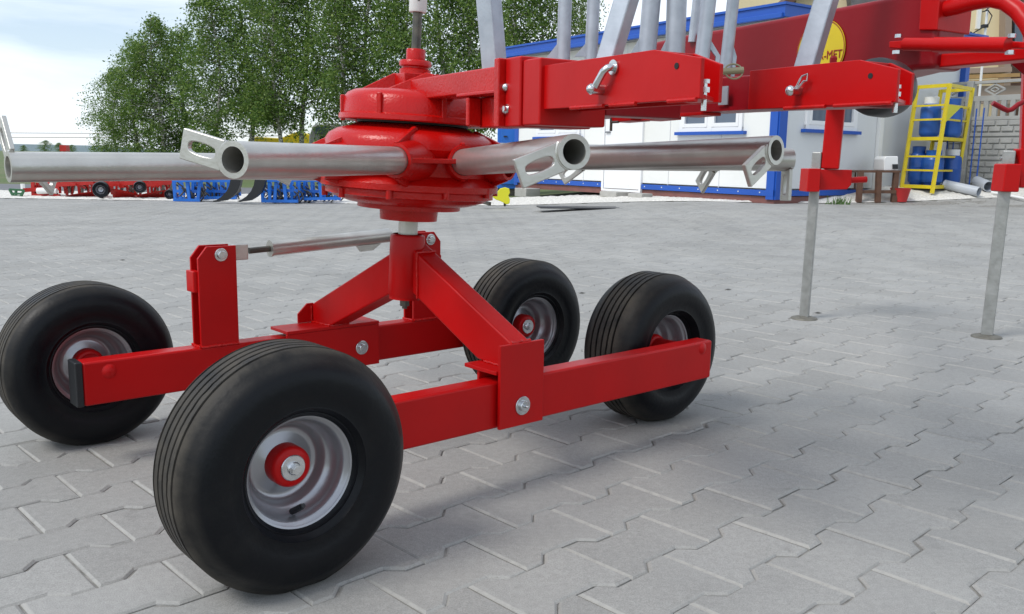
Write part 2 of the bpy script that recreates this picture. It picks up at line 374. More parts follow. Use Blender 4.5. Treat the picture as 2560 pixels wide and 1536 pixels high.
# ---- wheels
def make_wheel(u, v, seed, valve=False, bolt=True, hub_in=None, Rt=.235, hw=.090):
    w = sub_empty('wheel', rake); cz = Rt-.006; C = M(u, v, cz)
    pr = []
    def g_(w0): return [(Rt, w0-.0035), (Rt-.006, w0-.002), (Rt-.006, w0+.002), (Rt, w0+.0035)]
    half = [(.108, .060), (.113, .0665), (.1140, .0695), (.1155, .0695), (.1165, .0690), (.125, hw-.013), (.1262, hw-.0105), (.1280, hw-.0105), (.129, hw-.011), (.150, hw-.0025), (.178, hw), (.200, hw-.006), (.214, hw-.018), (.2225, hw-.030), (Rt-.003, .053), (Rt-.0008, .0455)]
    gr = [-.042, -.021, 0., .021, .042]
    prof = [(r_, -w_) for r_, w_ in half]
    for k in gr: prof += g_(k)
    prof += [(r_, w_) for r_, w_ in reversed(half)]
    rr_ = random.Random(seed); jag = [rr_.random() for _ in range(160)]
    def fn(p, tt, r_, w_):
        q = p.copy()
        if r_ > Rt-.001 and abs(abs(w_-.021)-.0035) < .001: q += MV*(.0022*(jag[int(tt/(2*math.pi)*159.9)]-.4))
        if q.z < 0:
            q.z = 0.0005
        if q.z < .03 and r_ > .15: q += MV*(.10*w_*(1-q.z/.03)*.8)
        return q
    mb = MB().lathe(prof, C, MV, n=160, fn=fn)
    o = mesh_obj('tyre', mb, TYRE, w, ang=50)
    tr = o.data.attributes.new('tread', 'FLOAT', 'POINT')
    vals = []
    for i in range(160):
        for (r_, w_) in prof:
            vals.append(0. if r_ < .205 else (1. if r_ > .222 and r_ > Rt-.004 else (.0 if abs(r_-(Rt-.006)) < .0005 else .30)))
    tr.data.foreach_set('value', vals)
    rp = [(.104, .058), (.1075, .060), (.109, .056), (.106, .050), (.100, .049), (.0965, .044), (.095, .030), (.0915, .012), (.083, .006), (.078, .001), (.0755, -.012), (.068, -.020), (.058, -.019), (.040, -.010)]
    mb = MB().lathe(rp, C, MV, n=72); mb.lathe([(r_-.0015, -w_-.0 if k < 8 else w_-.004) for k, (r_, w_) in enumerate(rp)], C, MV, n=72)
    for k in range(1, 3):
        a = 2.0*k; e = MU*math.cos(a)+Z1*math.sin(a)
    mesh_obj('rim', mb, RIM, w, ang=60)
    hb = MB().lathe([(0, .026), (.033, .026), (.0385, .022), (.040, .016), (.040, -.012), (.036, -.03), (.028, -.035), (0, -.035)], C, MV, n=48)
    if hub_in: hb.tube(C-MV*.02*hub_in, C+MV*hub_in*.115, .030)
    mesh_obj('hub', hb, RED, w, ang=40)
    if bolt:
        mesh_obj('washer', MB().lathe([(0, .0295), (.0235, .0295), (.025, .028), (.025, .0265)], C, MV, n=40), CHROME, w)
        bb = MB().lathe([(0, .034), (.0105, .034), (.013, .0315), (.013, .0295)], C, MV, n=32); bb.hexa(C+MV*.033, MV, .0098, .009); bb.tube(C+MV*.041, C+MV*.0435, .006)
        mesh_obj('hub_bolt', bb, CHROME, w, ang=30)
    if valve:
        e = (-MU*.02-Z1).normalized(); mesh_obj('valve_stem', MB().tube(C+e*.088+MV*.022, C+e*.070+MV*.052+MU*.004, .0062).tube(C+e*.070+MV*.052+MU*.004, C+e*.066+MV*.058+MU*.005, .0045), BLACK, w)
    return w
tag(make_wheel(-.668, .526, 1, valve=True, hw=.092), 'nearest wheel with its valve stem showing')
make_wheel(.655, -.285, 2)
make_wheel(.752, .222, 3, bolt=False, hub_in=1, hw=.106)
make_wheel(-.700, -.615, 4, bolt=False, hub_in=1, Rt=.228)

# ---- bogie beams
near = mesh_obj('bogie_beam', MB().mbox(-.76, .782, .376, .434, .162, .279), RED, rake, bevel=.007)
mesh_obj('axle_tube', MB().tube(M(-.664, .434, .226), M(-.664, .50, .226), .026), RED, near); mesh_obj('axle_tube', MB().tube(M(.752, .38, .226), M(.752, .30, .226), .026), RED, near)
mesh_obj('weld_boss', MB().lathe([(0, .008), (.010, .007), (.016, .003), (.019, 0)], M(.735, .4325, .258), MV, n=24), RED, near)
fb = MB().mbox(-.780, .78, -.43, -.37, .160, .276)
far = mesh_obj('bogie_beam', fb, RED, rake, bevel=.007)
mesh_obj('end_cap', MB().mbox(-.799, -.780, -.432, -.368, .160, .279), BLACK, far, bevel=.004)
mesh_obj('weld_boss', MB().lathe([(0, .010), (.010, .009), (.017, .004), (.021, 0)], M(-.715, -.3715, .245), MV, n=24), RED, far)
mesh_obj('axle_tube', MB().tube(M(.65, -.37, .226), M(.65, -.30, .226), .026), RED, far); mesh_obj('axle_tube', MB().tube(M(-.70, -.43, .226), M(-.70, -.50, .226), .026), RED, far)
# near bracket
nbk = MB().mbox(-.072, .070, .4415, .4515, .163, .370)
nbk.mbox(-.078, .070, .319, .441, .297, .307); nbk.mbox(-.072, .07, .362, .371, .24, .2965)
mesh_obj('pivot_bracket', nbk, RED, rake, bevel=.0018)
def pin(c, rw, rp_, nip=False, parent=rake, name='pivot_pin'):
    mb = MB().lathe([(0, .004), (rw-.001, .004), (rw, .003), (rw, 0)], c, MV, n=40)
    mb.lathe([(0, .0115), (rp_-.0015, .0115), (rp_, .010), (rp_, .003)], c, MV, n=32)
    if nip: mb.tube(c+MV*.011, c+MV*.016, .0045).ball(c+MV*.0185, .0035, 6)
    return mesh_obj(name, mb, CHROME, parent, ang=40)
pin(M(0, .4515, .213), .0235, .0135, True)
# far bracket
fbk = MB().mbox(-.222, .095, -.450, -.340, .288, .298).mbox(-.222, .095, -.351, -.341, .159, .2875)
mesh_obj('pivot_bracket', fbk, RED, rake, bevel=.0018)
pin(M(.030, -.3405, .219), .022, .0125)
# posts with twin plates
def post(u0, u1, v0, v1, z0, z1, left):
    mb = MB()
    for v_ in (v0, v1-.009):
        c_ = .026
        if left: pl = [(u0, z0), (u1, z0), (u1, z1), (u0+c_, z1), (u0, z1-c_*1.25)]
        else: pl = [(u0, z0), (u1, z0), (u1, z1-c_*1.25), (u1-c_, z1), (u0, z1)]
        mb.prism([M(a, v_, z_) for a, z_ in pl], MV*.009)
    p = mesh_obj('link_post', mb, RED, rake, bevel=.0018)
    a = u0 if left else u1
    mesh_obj('spacer_block', MB().mbox(a-.011 if left else a-.012, a+.012 if left else a+.011, v0-.002, v1-.010, z0+.155, z0+.215), RED, p, bevel=.003)
    return p
post(-.468, -.357, -.43, -.37, .275, .557, True)
p2 = post(.247, .357, -.43, -.37, .273, .567, False)
pin(M(-.402, -.370, .533), .0185, .0115); pin(M(.315, -.370, .542), .0185, .0115)
# adjustable link
tb = MB().tube(M(-.238, -.40, .539), M(.170, -.40, .560), .0225, n=28); tb.tube(M(-.241, -.40, .539), M(-.236, -.40, .539), .0245, n=28).tube(M(.168, -.40, .560), M(.180, -.40, .5605), .018)
lk = mesh_obj('link_tube', tb, ZINC, rake, ang=40)
mesh_obj('threaded_rod', MB().tube(M(-.305, -.40, .536), M(-.238, -.40, .539), .009), DSTEEL, lk); mesh_obj('threaded_rod', MB().tube(M(.18, -.40, .5605), M(.25, -.40, .563), .007), DSTEEL, lk)
mesh_obj('fork_end', MB().mbox(-.357, -.312, -.412, -.388, .512, .557), ZINC, lk, bevel=.003)
mesh_obj('cam_plate', MB().prism([M(a, -.404, z_) for a, z_ in ((.05, .532), (.14, .535), (.11, .515), (.065, .513))], MV*.008), ZINC, lk)
# diagonal braces and spindle collar
b1 = MB().prism([M(-.03, v_, z_) for v_, z_ in ((.0, .575), (.4405, .370), (.4405, .298), (.31, .308), (.0, .452))], MU*.062)
bk1 = mesh_obj('diagonal_brace', b1, RED, rake, bevel=.006)
b2 = MB(); pf = ((-.0, .575), (-.44, .357), (-.44, .2985), (-.345, .2985), (-.0, .458))
uu = lambda v_: -.042+.10*v_
b2.prism([M(uu(v_), v_, z_) for v_, z_ in pf], MU*.066)
mesh_obj('end_gusset', MB().prism([M(-.134, -.447, .299), M(-.080, -.447, .299), M(-.080, -.447, .358), M(-.102, -.447, .358), M(-.134, -.447, .328)], MV*.0065), RED, rake, bevel=.0015)
bk2 = mesh_obj('diagonal_brace', b2, RED, rake, bevel=.006)
SP = lambda z_: Vector((-.280+.048*(z_-.8)-.001, 2.476, z_))
SA = (SP(1)-SP(0)).normalized()
def sp_lathe(prof, n=72, **k): return MB().lathe([(r_, 0) for r_, z_ in prof] and [(r_, z_-.8) for r_, z_ in prof], SP(.8), SA, n=n, **k)
mesh_obj('spindle_collar', sp_lathe([(.040, .600), (.046, .597), (.048, .592), (.048, .435), (.044, .430), (.044, .420), (.0, .419)], 48), RED, rake, ang=40)
mesh_obj('spindle_shaft', sp_lathe([(.0, .64), (.0265, .64), (.0265, .60), (0, .60)], 40), ZINC, rake)
bt = MB(); bt.hexa(SP(.40), Z1, .014, .018); bt.tube(SP(.392), SP(.40), .007); mesh_obj('spindle_bolt', bt, DSTEEL, rake)

def weld(pts, parent, r_=.0038, m_=None, name='weld_bead'):
    mb = MB(); pts = [Vector(p) for p in pts]; rw = random.Random(int(pts[0].x*1e4)); out_ = []
    for a, b_ in zip(pts, pts[1:]):
        k = max(2, int((b_-a).length/.005))
        for i in range(k): out_.append(a.lerp(b_, i/k)+Vector((rw.uniform(-1, 1), rw.uniform(-1, 1), rw.uniform(-1, 1)))*.0009)
    out_.append(pts[-1]); mb.path(out_, r_, 7); return mesh_obj(name, mb, m_ or CAST, parent)
for pts_ in ([M(-.031, .340, .309), M(-.031, .4405, .309)], [M(-.03, .4405, .3715), M(.032, .4405, .3715)], [M(-.0315, .048, .553), M(-.0315, .050, .430)], [M(-.03, .046, .555), M(.032, .046, .555)]):
    weld(pts_, bk1)
for pts_ in ([M(-.078, -.3445, .300), M(-.012, -.3445, .300)], [M(-.088, -.44, .300), M(-.078, -.3445, .300)], [M(-.088, -.441, .300), M(-.088, -.441, .350)]):
    weld(pts_, bk2)
for (u0, u1, z_) in ((-.468, -.357, .2775), (.247, .357, .2775)):
    weld([M(u0, -.3695, z_), M(u1, -.3695, z_)], far); weld([M(u0-.001, -.43, z_), M(u0-.001, -.372, z_)], far)
# ---- rotor gearbox
prof = [(.0, .895), (.15, .893), (.165, .886), (.200, .876), (.222, .863), (.231, .848), (.232, .832), (.224, .822), (.214, .80), (.214, .765), (.232, .752), (.240, .742), (.240, .727), (.228, .723), (.228, .708), (.213, .705), (.205, .698), (.165, .686), (.140, .682), (.140, .672), (.08, .668), (.078, .640), (0, .638)]
hs = sp_lathe(prof, 96)
hc = SP(.8)
def radial(px, py, yy): return at(px, py, yy)
ends = {  # end point, socket direction, outer radius
 'a': (at(20, 418, 1.95), at(453, 417, 2.2)), 'b': (at(582, 400, 1.60), at(990, 402, 2.19)), 'c': (at(1436, 380, 1.69), at(1160, 406, 2.29)),
 'd': (at(1941, 376, 2.07), at(1480, 394, 2.49))}
housing = mesh_obj('gear_housing', hs, CAST, rake, ang=35)
sk = MB(); rb = MB()
def socket(P, d, r0=.047):
    # flared cast socket around an arm root, with a rib above and below
    q = P - d*.0
    sk.lathe([(.034, .004), (.042, .004), (.044, -.006), (.055, -.09), (.06, -.15)], q, d, n=32)
    s_ = d.cross(Z1).normalized()
    for sg in (1, -1):
        rb.prism([q+Z1*(sg*.044)-d*.0+s_*-.006, q-d*.10+Z1*(sg*.085)+s_*-.006, q-d*.16+Z1*(sg*.05)+s_*-.006, q-d*.12+s_*-.006], s_*.012)
    for sg in (1, -1):
        rb.prism([q+s_*(sg*.042)-Z1*.006, q-d*.12+s_*(sg*.13)-Z1*.006, q-d*.17+s_*(sg*.05)-Z1*.006], Z1*.012)
dirs = {}
for k, (E_, Q) in ends.items():
    d = (E_-Q); d.normalize(); dirs[k] = d
socket(ends['b'][1], dirs['b']); socket(ends['c'][1], dirs['c'])
for ang_, in ((-62,), (62,), (98,), (140,), (180,), (-140,), (-100,)):
    a = R(ang_); dd = Vector((math.sin(a), -math.cos(a), -.02)); off = Vector((math.cos(a), math.sin(a), 0))*.07
    socket(hc+dd*.262+off, dd)
mesh_obj('arm_sockets', sk, CAST, housing, ang=40)
# window-like rib panel between the two front sockets
pc = (ends['b'][1]+ends['c'][1])/2; dx = (ends['c'][1]-ends['b'][1]).normalized(); nn = Vector((dx.y, -dx.x, 0))
if nn.y > 0: nn = -nn
for z_ in (.800, .838): rb.box(Vector((pc.x, pc.y, z_))-nn*.035+(0 if z_ < .82 else 1)*-nn*.012, dx, nn, Z1, .125, .05, .009)
for k in range(-1, 2, 2): rb.bar(pc+dx*(.052*k)-nn*.035+Z1*.0, pc+dx*(.035*k)-nn*.05+Z1*.055, .012, .05)
for k in range(10):
    a = 2*math.pi*(k+.3)/10; rb.tube(hc+Vector((math.cos(a), math.sin(a), 0))*.232+Z1*-.094, hc+Vector((math.cos(a), math.sin(a), 0))*.232+Z1*-.07, .008, n=10)
mesh_obj('ribs', rb, CAST, housing, bevel=.002)

# ---- rotor arms with slotted brackets
def poly_on(pxs, P, n): return [hit(a, b_, P, n) for a, b_ in pxs]
def ring_slot(mb, outer, inner, d):
    # flat plate with a slot: both outlines have the same number of points
    n_ = len(outer); d = Vector(d)
    vs = outer+inner+[p+d for p in outer]+[p+d for p in inner]; fs = []
    for i in range(n_):
        j = (i+1) % n_
        fs += [(i, j, n_+j, n_+i), (2*n_+i, 3*n_+i, 3*n_+j, 2*n_+j), (i, 2*n_+i, 2*n_+j, j), (n_+i, n_+j, 3*n_+j, 3*n_+i)]
    mb.add(vs, fs)
def plate_with_slot(c, ax, side, length, width, th):
    # c: middle of the plate, ax: along its length, side: across, both unit
    nrm = ax.cross(side).normalized(); hl, hw_ = length/2, width/2; k = 24; outer = []; inner = []
    sl_, sw = hl*.66, hw_*.40
    for i in range(k):
        a = 2*math.pi*(i+.5)/k; ca, sa = math.cos(a), math.sin(a)
        s1 = min(hl/abs(ca) if abs(ca) > 1e-6 else 9, hw_/abs(sa) if abs(sa) > 1e-6 else 9)
        outer.append(c+ax*ca*s1+side*sa*s1-nrm*th/2)
        x_ = max(-1, min(1, ca*1.5))*(sl_-sw); x2 = x_+ca*sw
        inner.append(c+ax*x2+side*sa*sw-nrm*th/2)
    # snap the outer corners
    ang = [(1,1),(-1,1),(-1,-1),(1,-1)]
    for sx_, sy_ in ang:
        t_ = c+ax*hl*sx_+side*hw_*sy_-nrm*th/2; i = min(range(k), key=lambda q: (outer[q]-t_).length); outer[i] = t_
    mb = MB(); ring_slot(mb, outer, inner, nrm*th); return mb
TR = .033
def rotor_arm(E_, Q, br=None, blen=.090, bw_=.056, deg=None, label=None):
    d = (E_-Q).normalized()
    o = mesh_obj('rotor_arm', MB().tube(Q-d*.03, E_, TR, n=40, ri=.0235), ZINC, rake, ang=40)
    mesh_obj('bore', MB().tube(E_-d*.16, E_-d*.15, .0228, n=24), HOLE, o)
    mesh_obj('weld_bead', MB().path([E_-d*.007+(br-d*br.dot(d)).normalized()*.0335*math.cos(a)+d.cross(br).normalized()*.0335*math.sin(a) for a in np.linspace(-.9, .9, 9)], .0045, 8), ZINC, o)
    ax = br; ax = (ax-d*ax.dot(d)).normalized(); side = d.cross(ax).normalized()
    c = E_-d*.010+ax*(.027+blen/2)
    pl = plate_with_slot(c, ax, side, blen, bw_, .011)
    mesh_obj('slotted_bracket', pl, ZINC, o, bevel=.002)
    return o
def img_dir(E_, px0, px1):   # direction in the plane across the arm, from two picture points
    return px1-px0
for k, pxd in (('b', ((585, 400), (505, 375))), ('c', ((1440, 380), (1330, 425))), ('d', ((1945, 375), (1895, 425))), ('a', ((22, 418), (4, 350)))):
    E_, Q = ends[k]; n_ = (E_-Q).normalized()
    v_ = hit(*pxd[1], E_, n_)-hit(*pxd[0], E_, n_)
    rotor_arm(E_, Q if k in 'bc' else hc+(Q-hc)*.0+(E_-Q).normalized()*.22 if False else Q, v_)
# roots of the side arms run on into the housing
for k in 'ad':
    E_, Q = ends[k]; d = (Q-E_).normalized()
    mesh_obj('arm_root', MB().tube(Q-d*.02, Q+d*(.45 if k == 'a' else .40), TR, n=32), ZINC, rake)
# arms on the far side
def far_arm(E_, brv, R0_=.26):
    d = Vector((E_.x-hc.x, E_.y-hc.y, 0)).normalized(); Q = Vector((hc.x, hc.y, E_.z))+d*R0_
    rotor_arm(E_, Q, brv)
e5 = at(1977, 400, 2.62); far_arm(e5, Vector((.25, 0, -1)))
far_arm(at(1795, 402, 2.82), Vector((-.85, .3, -.6)))
far_arm(at(1466, 402, 3.30), Vector((-.85, .3, -.6)))
far_arm(Vector((hc.x-1.05, hc.y+.02, .775)), Vector((0, .8, -.55)))
far_arm(Vector((hc.x-.62, hc.y+.78, .775)), Vector((.5, .5, -.35)))

# ---- cast cover and top mast
cv = sp_lathe([(.060, .985), (.10, .984), (.160, .978), (.176, .970), (.188, .955), (.190, .918), (.197, .914), (.198, .902), (.193, .899), (.182, .903), (.178, .93), (.16, .955), (.05, .958)], 96)
cover = mesh_obj('gear_cover', cv, CAST, rake, ang=38)
RIBS = []
class _C:
    def box(s_, *a): q = MB(); q.box(*a); RIBS.append(q)
    def prism(s_, *a): q = MB(); q.prism(*a); RIBS.append(q)
cr_ = _C()
for a_ in (250, 200, 300, 150, 20, 90):
    a = R(a_); e = Vector((math.cos(a), math.sin(a), 0)); s_ = e.cross(Z1)
    cr_.box(SP(.936)+e*.190, e, s_, Z1, .012, .014, .066)
for a_ in (195, 20, 90, 150):
    a = R(a_); e = Vector((math.cos(a), math.sin(a), 0)); s_ = e.cross(Z1)
    b0 = SP(.975)
    cr_.prism([b0+e*.035-s_*.005+Z1*.0, b0+e*.165-s_*.005, b0+e*.055-s_*.005+Z1*.055, b0+e*.035-s_*.005+Z1*.055], s_*.010)
cr_.box(SP(1.0), AD, AN, Z1, .105, .105, .055)
cr_.prism([at(*q, 2.385) for q in ((940, 231), (965, 222), (1066, 181), (1084, 186), (1086, 232))], (0, .010, 0))
cr_.prism([at(*q, 2.375) for q in ((1079, 187), (1086, 186), (1128, 231), (1080, 232))], (0, .014, 0))
for q_ in RIBS: mesh_obj('cover_rib', q_, CAST, cover, bevel=.003)
mesh_obj('inner_disc', sp_lathe([(.0, .925), (.15, .925), (.15, .895), (0, .894)], 64), BLACK, cover)
ml = sp_lathe([(.0, 1.094), (.024, 1.094), (.0255, 1.092), (.0255, 1.066), (.040, 1.064), (.043, 1.060), (.043, 1.050), (.036, 1.047), (.036, 1.043), (.042, 1.040), (.042, 1.0), (0, 1.0)], 40)
mesh_obj('mast_collar', ml, CAST, rake, ang=40)
sf = sp_lathe([(.0, 1.30), (.0125, 1.30), (.0125, 1.09), (0, 1.09)], 24); shaft = mesh_obj('crank_shaft', sf, DSTEEL, rake)
mesh_obj('crank_sleeve', sp_lathe([(.0, 1.33), (.0235, 1.33), (.0235, 1.192), (.022, 1.189), (.0, 1.189)], 40), WPL, shaft, ang=40)
mesh_obj('set_screw', MB().lathe([(0, .001), (.004, .001)], SP(1.218)-Vector((-.004, .0237, 0)), (0, -1, 0), n=12), HOLE, shaft)

# ---- arm from the cover to the storage racks
ab = MB().abox(.05, .62, -.035, .040, .955, 1.008).abox(.40, .60, -.06, .074, .9455, .9545).abox(.44, .62, -.05, .035, .878, .945).abox(.44, .455, .0355, .070, .880, .945).abox(.585, .6195, -.06, .072, .876, .9452).abox(.585, .6195, .0405, .072, .955, 1.006)
mesh_obj('cover_arm', ab, CAST, cover, bevel=.005)
fl = MB().abox(.620, .640, -.09, .10, .874, 1.012); mesh_obj('flange_plate', fl, CAST, rake, bevel=.003)
mesh_obj('top_rail', MB().abox(.42, .70, -.135, -.095, .985, 1.020), RED, rake, bevel=.004)
ml = MB().abox(.641, .70, -.092, .085, .874, 1.012).abox(.7005, .765, -.08, .080, .876, 1.004); main = mesh_obj('arm_block', ml, RED, rake, bevel=.004)
for (px, py, o_) in ((1274, 211, .046), (1277, 273, .076)):
    t_, z_ = arm(px, py, o_); c = A(t_, o_, z_)
    mb = MB(); mb.lathe([(0, .003), (.0135, .003), (.0135, 0)], c, -AN, n=24); mb.hexa(c-AN*.002, -AN, .010, .009); mb.tube(c-AN*.010, c-AN*.018, .0055)
    mesh_obj('flange_bolt', mb, CHROME, rake, ang=30)
for (px, py) in ((1321, 212), (1320, 272)):
    t_, z_ = arm(px, py, .086); mesh_obj('flange_bolt', MB().ball(A(.645, .0855, z_), .0085, 8), CHROME, rake)
# storage racks (channels)
def rack(o_, t0, tk, tn, te, zb, zt):
    mb = MB(); w_ = .008
    pl = [(t0, zb), (tn, zb), (tn, zt-.022), (tk, zt), (t0, zt)]
    mb.prism([A(a, o_, z_) for a, z_ in pl], AN*w_)
    mb.prism([A(a, o_-.085, z_) for a, z_ in ((t0, zb), (te, zb), (te, zt-.022), (min(tk, te-.03), zt), (t0, zt))], AN*w_)
    mb.abox(t0, tk, o_-.0855, o_-.0085, zt-.007, zt-.0005)
    mb.prism([A(tn-.10, o_-.009, zb+.0005), A(tn-.002, o_-.009, zb+.0005), A(te-.002, o_-.077, zb+.0005), A(tn-.10, o_-.077, zb+.0005)], Z1*.0075)
    rk = mesh_obj('storage_rack', mb, RED, rake, bevel=.0015)
    for (a, b_) in ((t0+.10, t0+.20), (t0+.22, t0+.29), (tn-.07, tn-.005)):
        mesh_obj('weld_seam', MB().path([A(a+(b_-a)*i/8, o_+.002+.001*math.sin(i*2.3), zb-.001) for i in range(9)], .0038, 8), CAST, rk)
    t_ = tn-.055; mesh_obj('rack_hole', MB().lathe([(0, .0012), (.005, .0012), (.005, 0)], A(t_, o_, zt-.030), -AN, n=16), HOLE, rk)
    mesh_obj('end_bolt', MB().tube(A(tn-.022, o_-.030, zb-.016), A(tn-.022, o_-.030, zb+.03), .0045).tube(A(tn-.022, o_-.030, zb+.012), A(tn-.022, o_-.030, zb+.02), .008, n=6).tube(A(tn-.022, o_-.030, zb+.026), A(tn-.022, o_-.030, zb+.032), .0075, n=6), CHROME, rk)
    # locking pin: cross pin with a bent handle on the face
    return rk
e1_, _ = arm(1791, 190, -.008); n1_, _ = arm(1751, 190, .07)
rk1 = rack(.07, .76, 1.09, n1_, e1_, .906, .989)
n2_, _ = arm(2243, 200, -.35); e2_, _ = arm(2275, 200, -.43); k2_, _ = arm(2148, 150, -.35); s2_, _ = arm(1873, 200, -.35)
rk2 = rack(-.35, s2_, k2_, n2_, e2_, .918, .996)
def pinhandle(a0, a1, o_, parent, r_=.0065, clip=False):
    (ta, za), (tb_, zb_) = arm(*a0, o_+.012), arm(*a1, o_+.012)
    P, Q = A(ta, o_+.012, za), A(tb_, o_+.012, zb_)
    if clip:
        mb = MB().tube(Q+AN*.012, Q-AN*.010, .009).ball(Q-AN*.012, .010, 8, (1, 1, 1))
        mid = (P+Q)/2; s_ = (P-Q).normalized(); w_ = s_.cross(AN)
        mb.path([Q-AN*.004+w_*.002, mid-s_*.012+w_*.003, mid+w_*.006, P-s_*.012+w_*.007, P, P-s_*.010-w_*.008, mid-w_*.003+s_*.006, mid-s_*.012-w_*.002, Q-AN*.004-w_*.002], .0022, 8)
    else:
        mb = MB().path([P+AN*.016, P+AN*.004, P-AN*.002+(Q-P)*.06, P+(Q-P)*.2-AN*.006, P+(Q-P)*.9-AN*.006], r_, 14)
        mb.lathe([(0, .002), (.013, .002), (.013, -.001)], P+AN*.010, -AN, n=20)
        mb.tube(Q+AN*.012, Q-AN*.012, .0095, n=18).ball(Q-AN*.012, .0085, 8)
    mesh_obj('locking_pin', mb, CHROME, parent)
pinhandle((1522, 168), (1491, 224), .07, rk1)
pinhandle((2020, 185), (1987, 228), -.35, rk2, clip=True)
# rear beams behind the racks
rbm = MB()
t0_, _ = arm(1560, 200, -.36)
rbm.prism([A(a, -.362, z_) for a, z_ in ((.35, .925), (1.12, .922), (1.12, .985), (.80, .990), (.35, .99))], AN*.085)
rbm.abox(.70, .765, -.28, -.08, .90, .99)
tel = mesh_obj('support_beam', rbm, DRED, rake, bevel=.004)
le = [arm(*q, -.351) for q in ((1330, 301), (1640, 286), (1900, 273), (2150, 266))]
lip = MB().prism([A(a, -.351, z_) for a, z_ in le]+[A(le[3][0], -.351, le[3][1]+.007), A(le[0][0], -.351, le[0][1]+.02)], AN*.09)
mesh_obj('beam_lip', lip, DRED, tel)
(tw, zw), (tw2, zw2) = arm(1798, 217, -.345), arm(1818, 262, -.345)
mesh_obj('beam_window', MB().prism([A(tw, -.3445, zw), A(tw2, -.3445, zw), A(tw2, -.3445, zw2), A(tw, -.3445, zw2)], AN*.003), GALV, tel)
# small hinge irons below the beam
hg = MB()
for (x0, y0, x1, y1) in ((1527, 293, 1577, 304), (1604, 289, 1654, 300), (1697, 283, 1752, 290)):
    (ta, za), (tb_, zb_) = arm(x0, y0, -.345), arm(x1, y1, -.345); hg.prism([A(ta, -.345, za), A(tb_, -.345, za), A(tb_, -.345, zb_+.002), A(ta, -.345, zb_)], AN*.06)
mesh_obj('hinge_iron', hg, RED, tel, bevel=.001)
(ta, za), (tb_, zb_) = arm(1528, 306, -.345), arm(1527, 328, -.345)
mesh_obj('drop_pin', MB().tube(A(ta, -.345, za+.01), A(ta, -.345, zb_), .0035).tube(A(ta, -.345, za), A(ta+.03, -.345, za), .003), DSTEEL, tel)

# ---- main boom plate behind the racks with emblem
BO = -.66
def ap(px, py, o_=BO): t_, z_ = arm(px, py, o_); return A(t_, o_, z_)
bm = MB().prism([ap(*q) for q in ((1578, 118), (1716, 86), (1840, 66), (2030, 30), (2200, -3), (2352, -32), (2335, 172), (2285, 175), (2160, 205), (1578, 205))], AN*.10)
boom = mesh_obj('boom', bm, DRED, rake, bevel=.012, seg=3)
mesh_obj('boom_end_plate', MB().prism([ap(*q, BO+.006) for q in ((2302, -30), (2352, -38), (2342, 76), (2296, 76))], AN*.112), RED, boom, bevel=.003)
ce = ap(2052, 127, BO+.002); er = (ap(2113, 127, BO+.002)-ce).length
mesh_obj('emblem_plate', MB().lathe([(0, .0015), (er, .0015), (er, 0)], ce, -AN, n=64), YEL, boom)
DARKR = mat('emblem_dark_red', (.30, .02, .015), .5)
mesh_obj('emblem_ring', MB().lathe([(er*.955, .0024), (er*.985, .0024)], ce, -AN, n=64), DARKR, boom)
def text(body, size, P, xdir, ydir, m_, parent, ext=.0006, name='lettering', align='LEFT', width=None, height=None):
    cu = bpy.data.curves.new(name, 'FONT'); cu.body = body; cu.size = size; cu.extrude = ext; cu.align_x = align
    to = bpy.data.objects.new(name, cu); COL.objects.link(to); bpy.context.view_layer.update()
    me = bpy.data.meshes.new_from_object(to); bpy.data.objects.remove(to)
    if width:
        cs = [v.co for v in me.vertices]; wx = max(c.x for c in cs)-min(c.x for c in cs); hy = max(c.y for c in cs)-min(c.y for c in cs); mn = (min(c.x for c in cs), min(c.y for c in cs))
        for v in me.vertices: v.co.x = (v.co.x-mn[0])*width/wx; v.co.y = (v.co.y-mn[1])*height/hy
    x_, y_ = Vector(xdir).normalized(), Vector(ydir).normalized(); z_ = x_.cross(y_)
    mt = Matrix((x_, y_, z_)).transposed().to_4x4(); mt.translation = P; me.transform(mt); me.materials.clear(); me.materials.append(m_)
    o = bpy.data.objects.new(name, me); COL.objects.link(o); o.parent = parent
    if parent.parent is None: o.matrix_parent_inverse = Matrix.Translation(-parent.location)
    return o
tp = ap(2048, 150, BO+.0045); tq = ap(2104, 147, BO+.0045); text('R-MET', .03, tp, AD, Z1, DARKR, boom, width=(Vector((tq.x, tq.y, 0))-Vector((tp.x, tp.y, 0))).length, height=(ap(2046, 132, BO)-ap(2046, 152, BO)).length)
# hydraulic link and arms at right end
cyl = MB().tube(ap(2262, 111, BO+.05), ap(2338, 112, BO+.05), (ap(2300, 95, BO+.05)-ap(2300, 128, BO+.05)).length/2, n=28).tube(ap(2336, 112, BO+.05), ap(2520, 113, BO+.05), (ap(2400, 93, BO+.05)-ap(2400, 131, BO+.05)).length/2, n=28)
cy = mesh_obj('hydraulic_cylinder', cyl, RED, rake, ang=40)
for px in (2246, 2529):
    P0, P1 = ap(px, 95, BO+.05), ap(px-4, 128, BO+.05)
    mesh_obj('cylinder_bolt', MB().hexa(P0, Z1, .007, .007).hexa(P1-Z1*.006, Z1, .0085, .007), CHROME, cy)
for qs in (((2222, 104), (2280, 100), (2280, 124), (2222, 120)), ((2515, 103), (2620, 108), (2620, 122), (2515, 121))):
    mesh_obj('cylinder_lug', MB().prism([ap(*q, BO+.03) for q in qs], AN*.02), RED, cy, bevel=.002)
lb = MB().prism([ap(*q, BO-.02) for q in ((2262, 140), (2400, 132), (2640, 112), (2640, 142), (2470, 158), (2300, 174), (2285, 168))], AN*.05)
mesh_obj('lower_link', lb, RED, rake, bevel=.004)
pp = [ap(*q, BO-.02) for q in ((2335, 28), (2390, 17), (2440, 4), (2480, -2), (2515, 6), (2545, 28), (2568, 58), (2590, 100))]
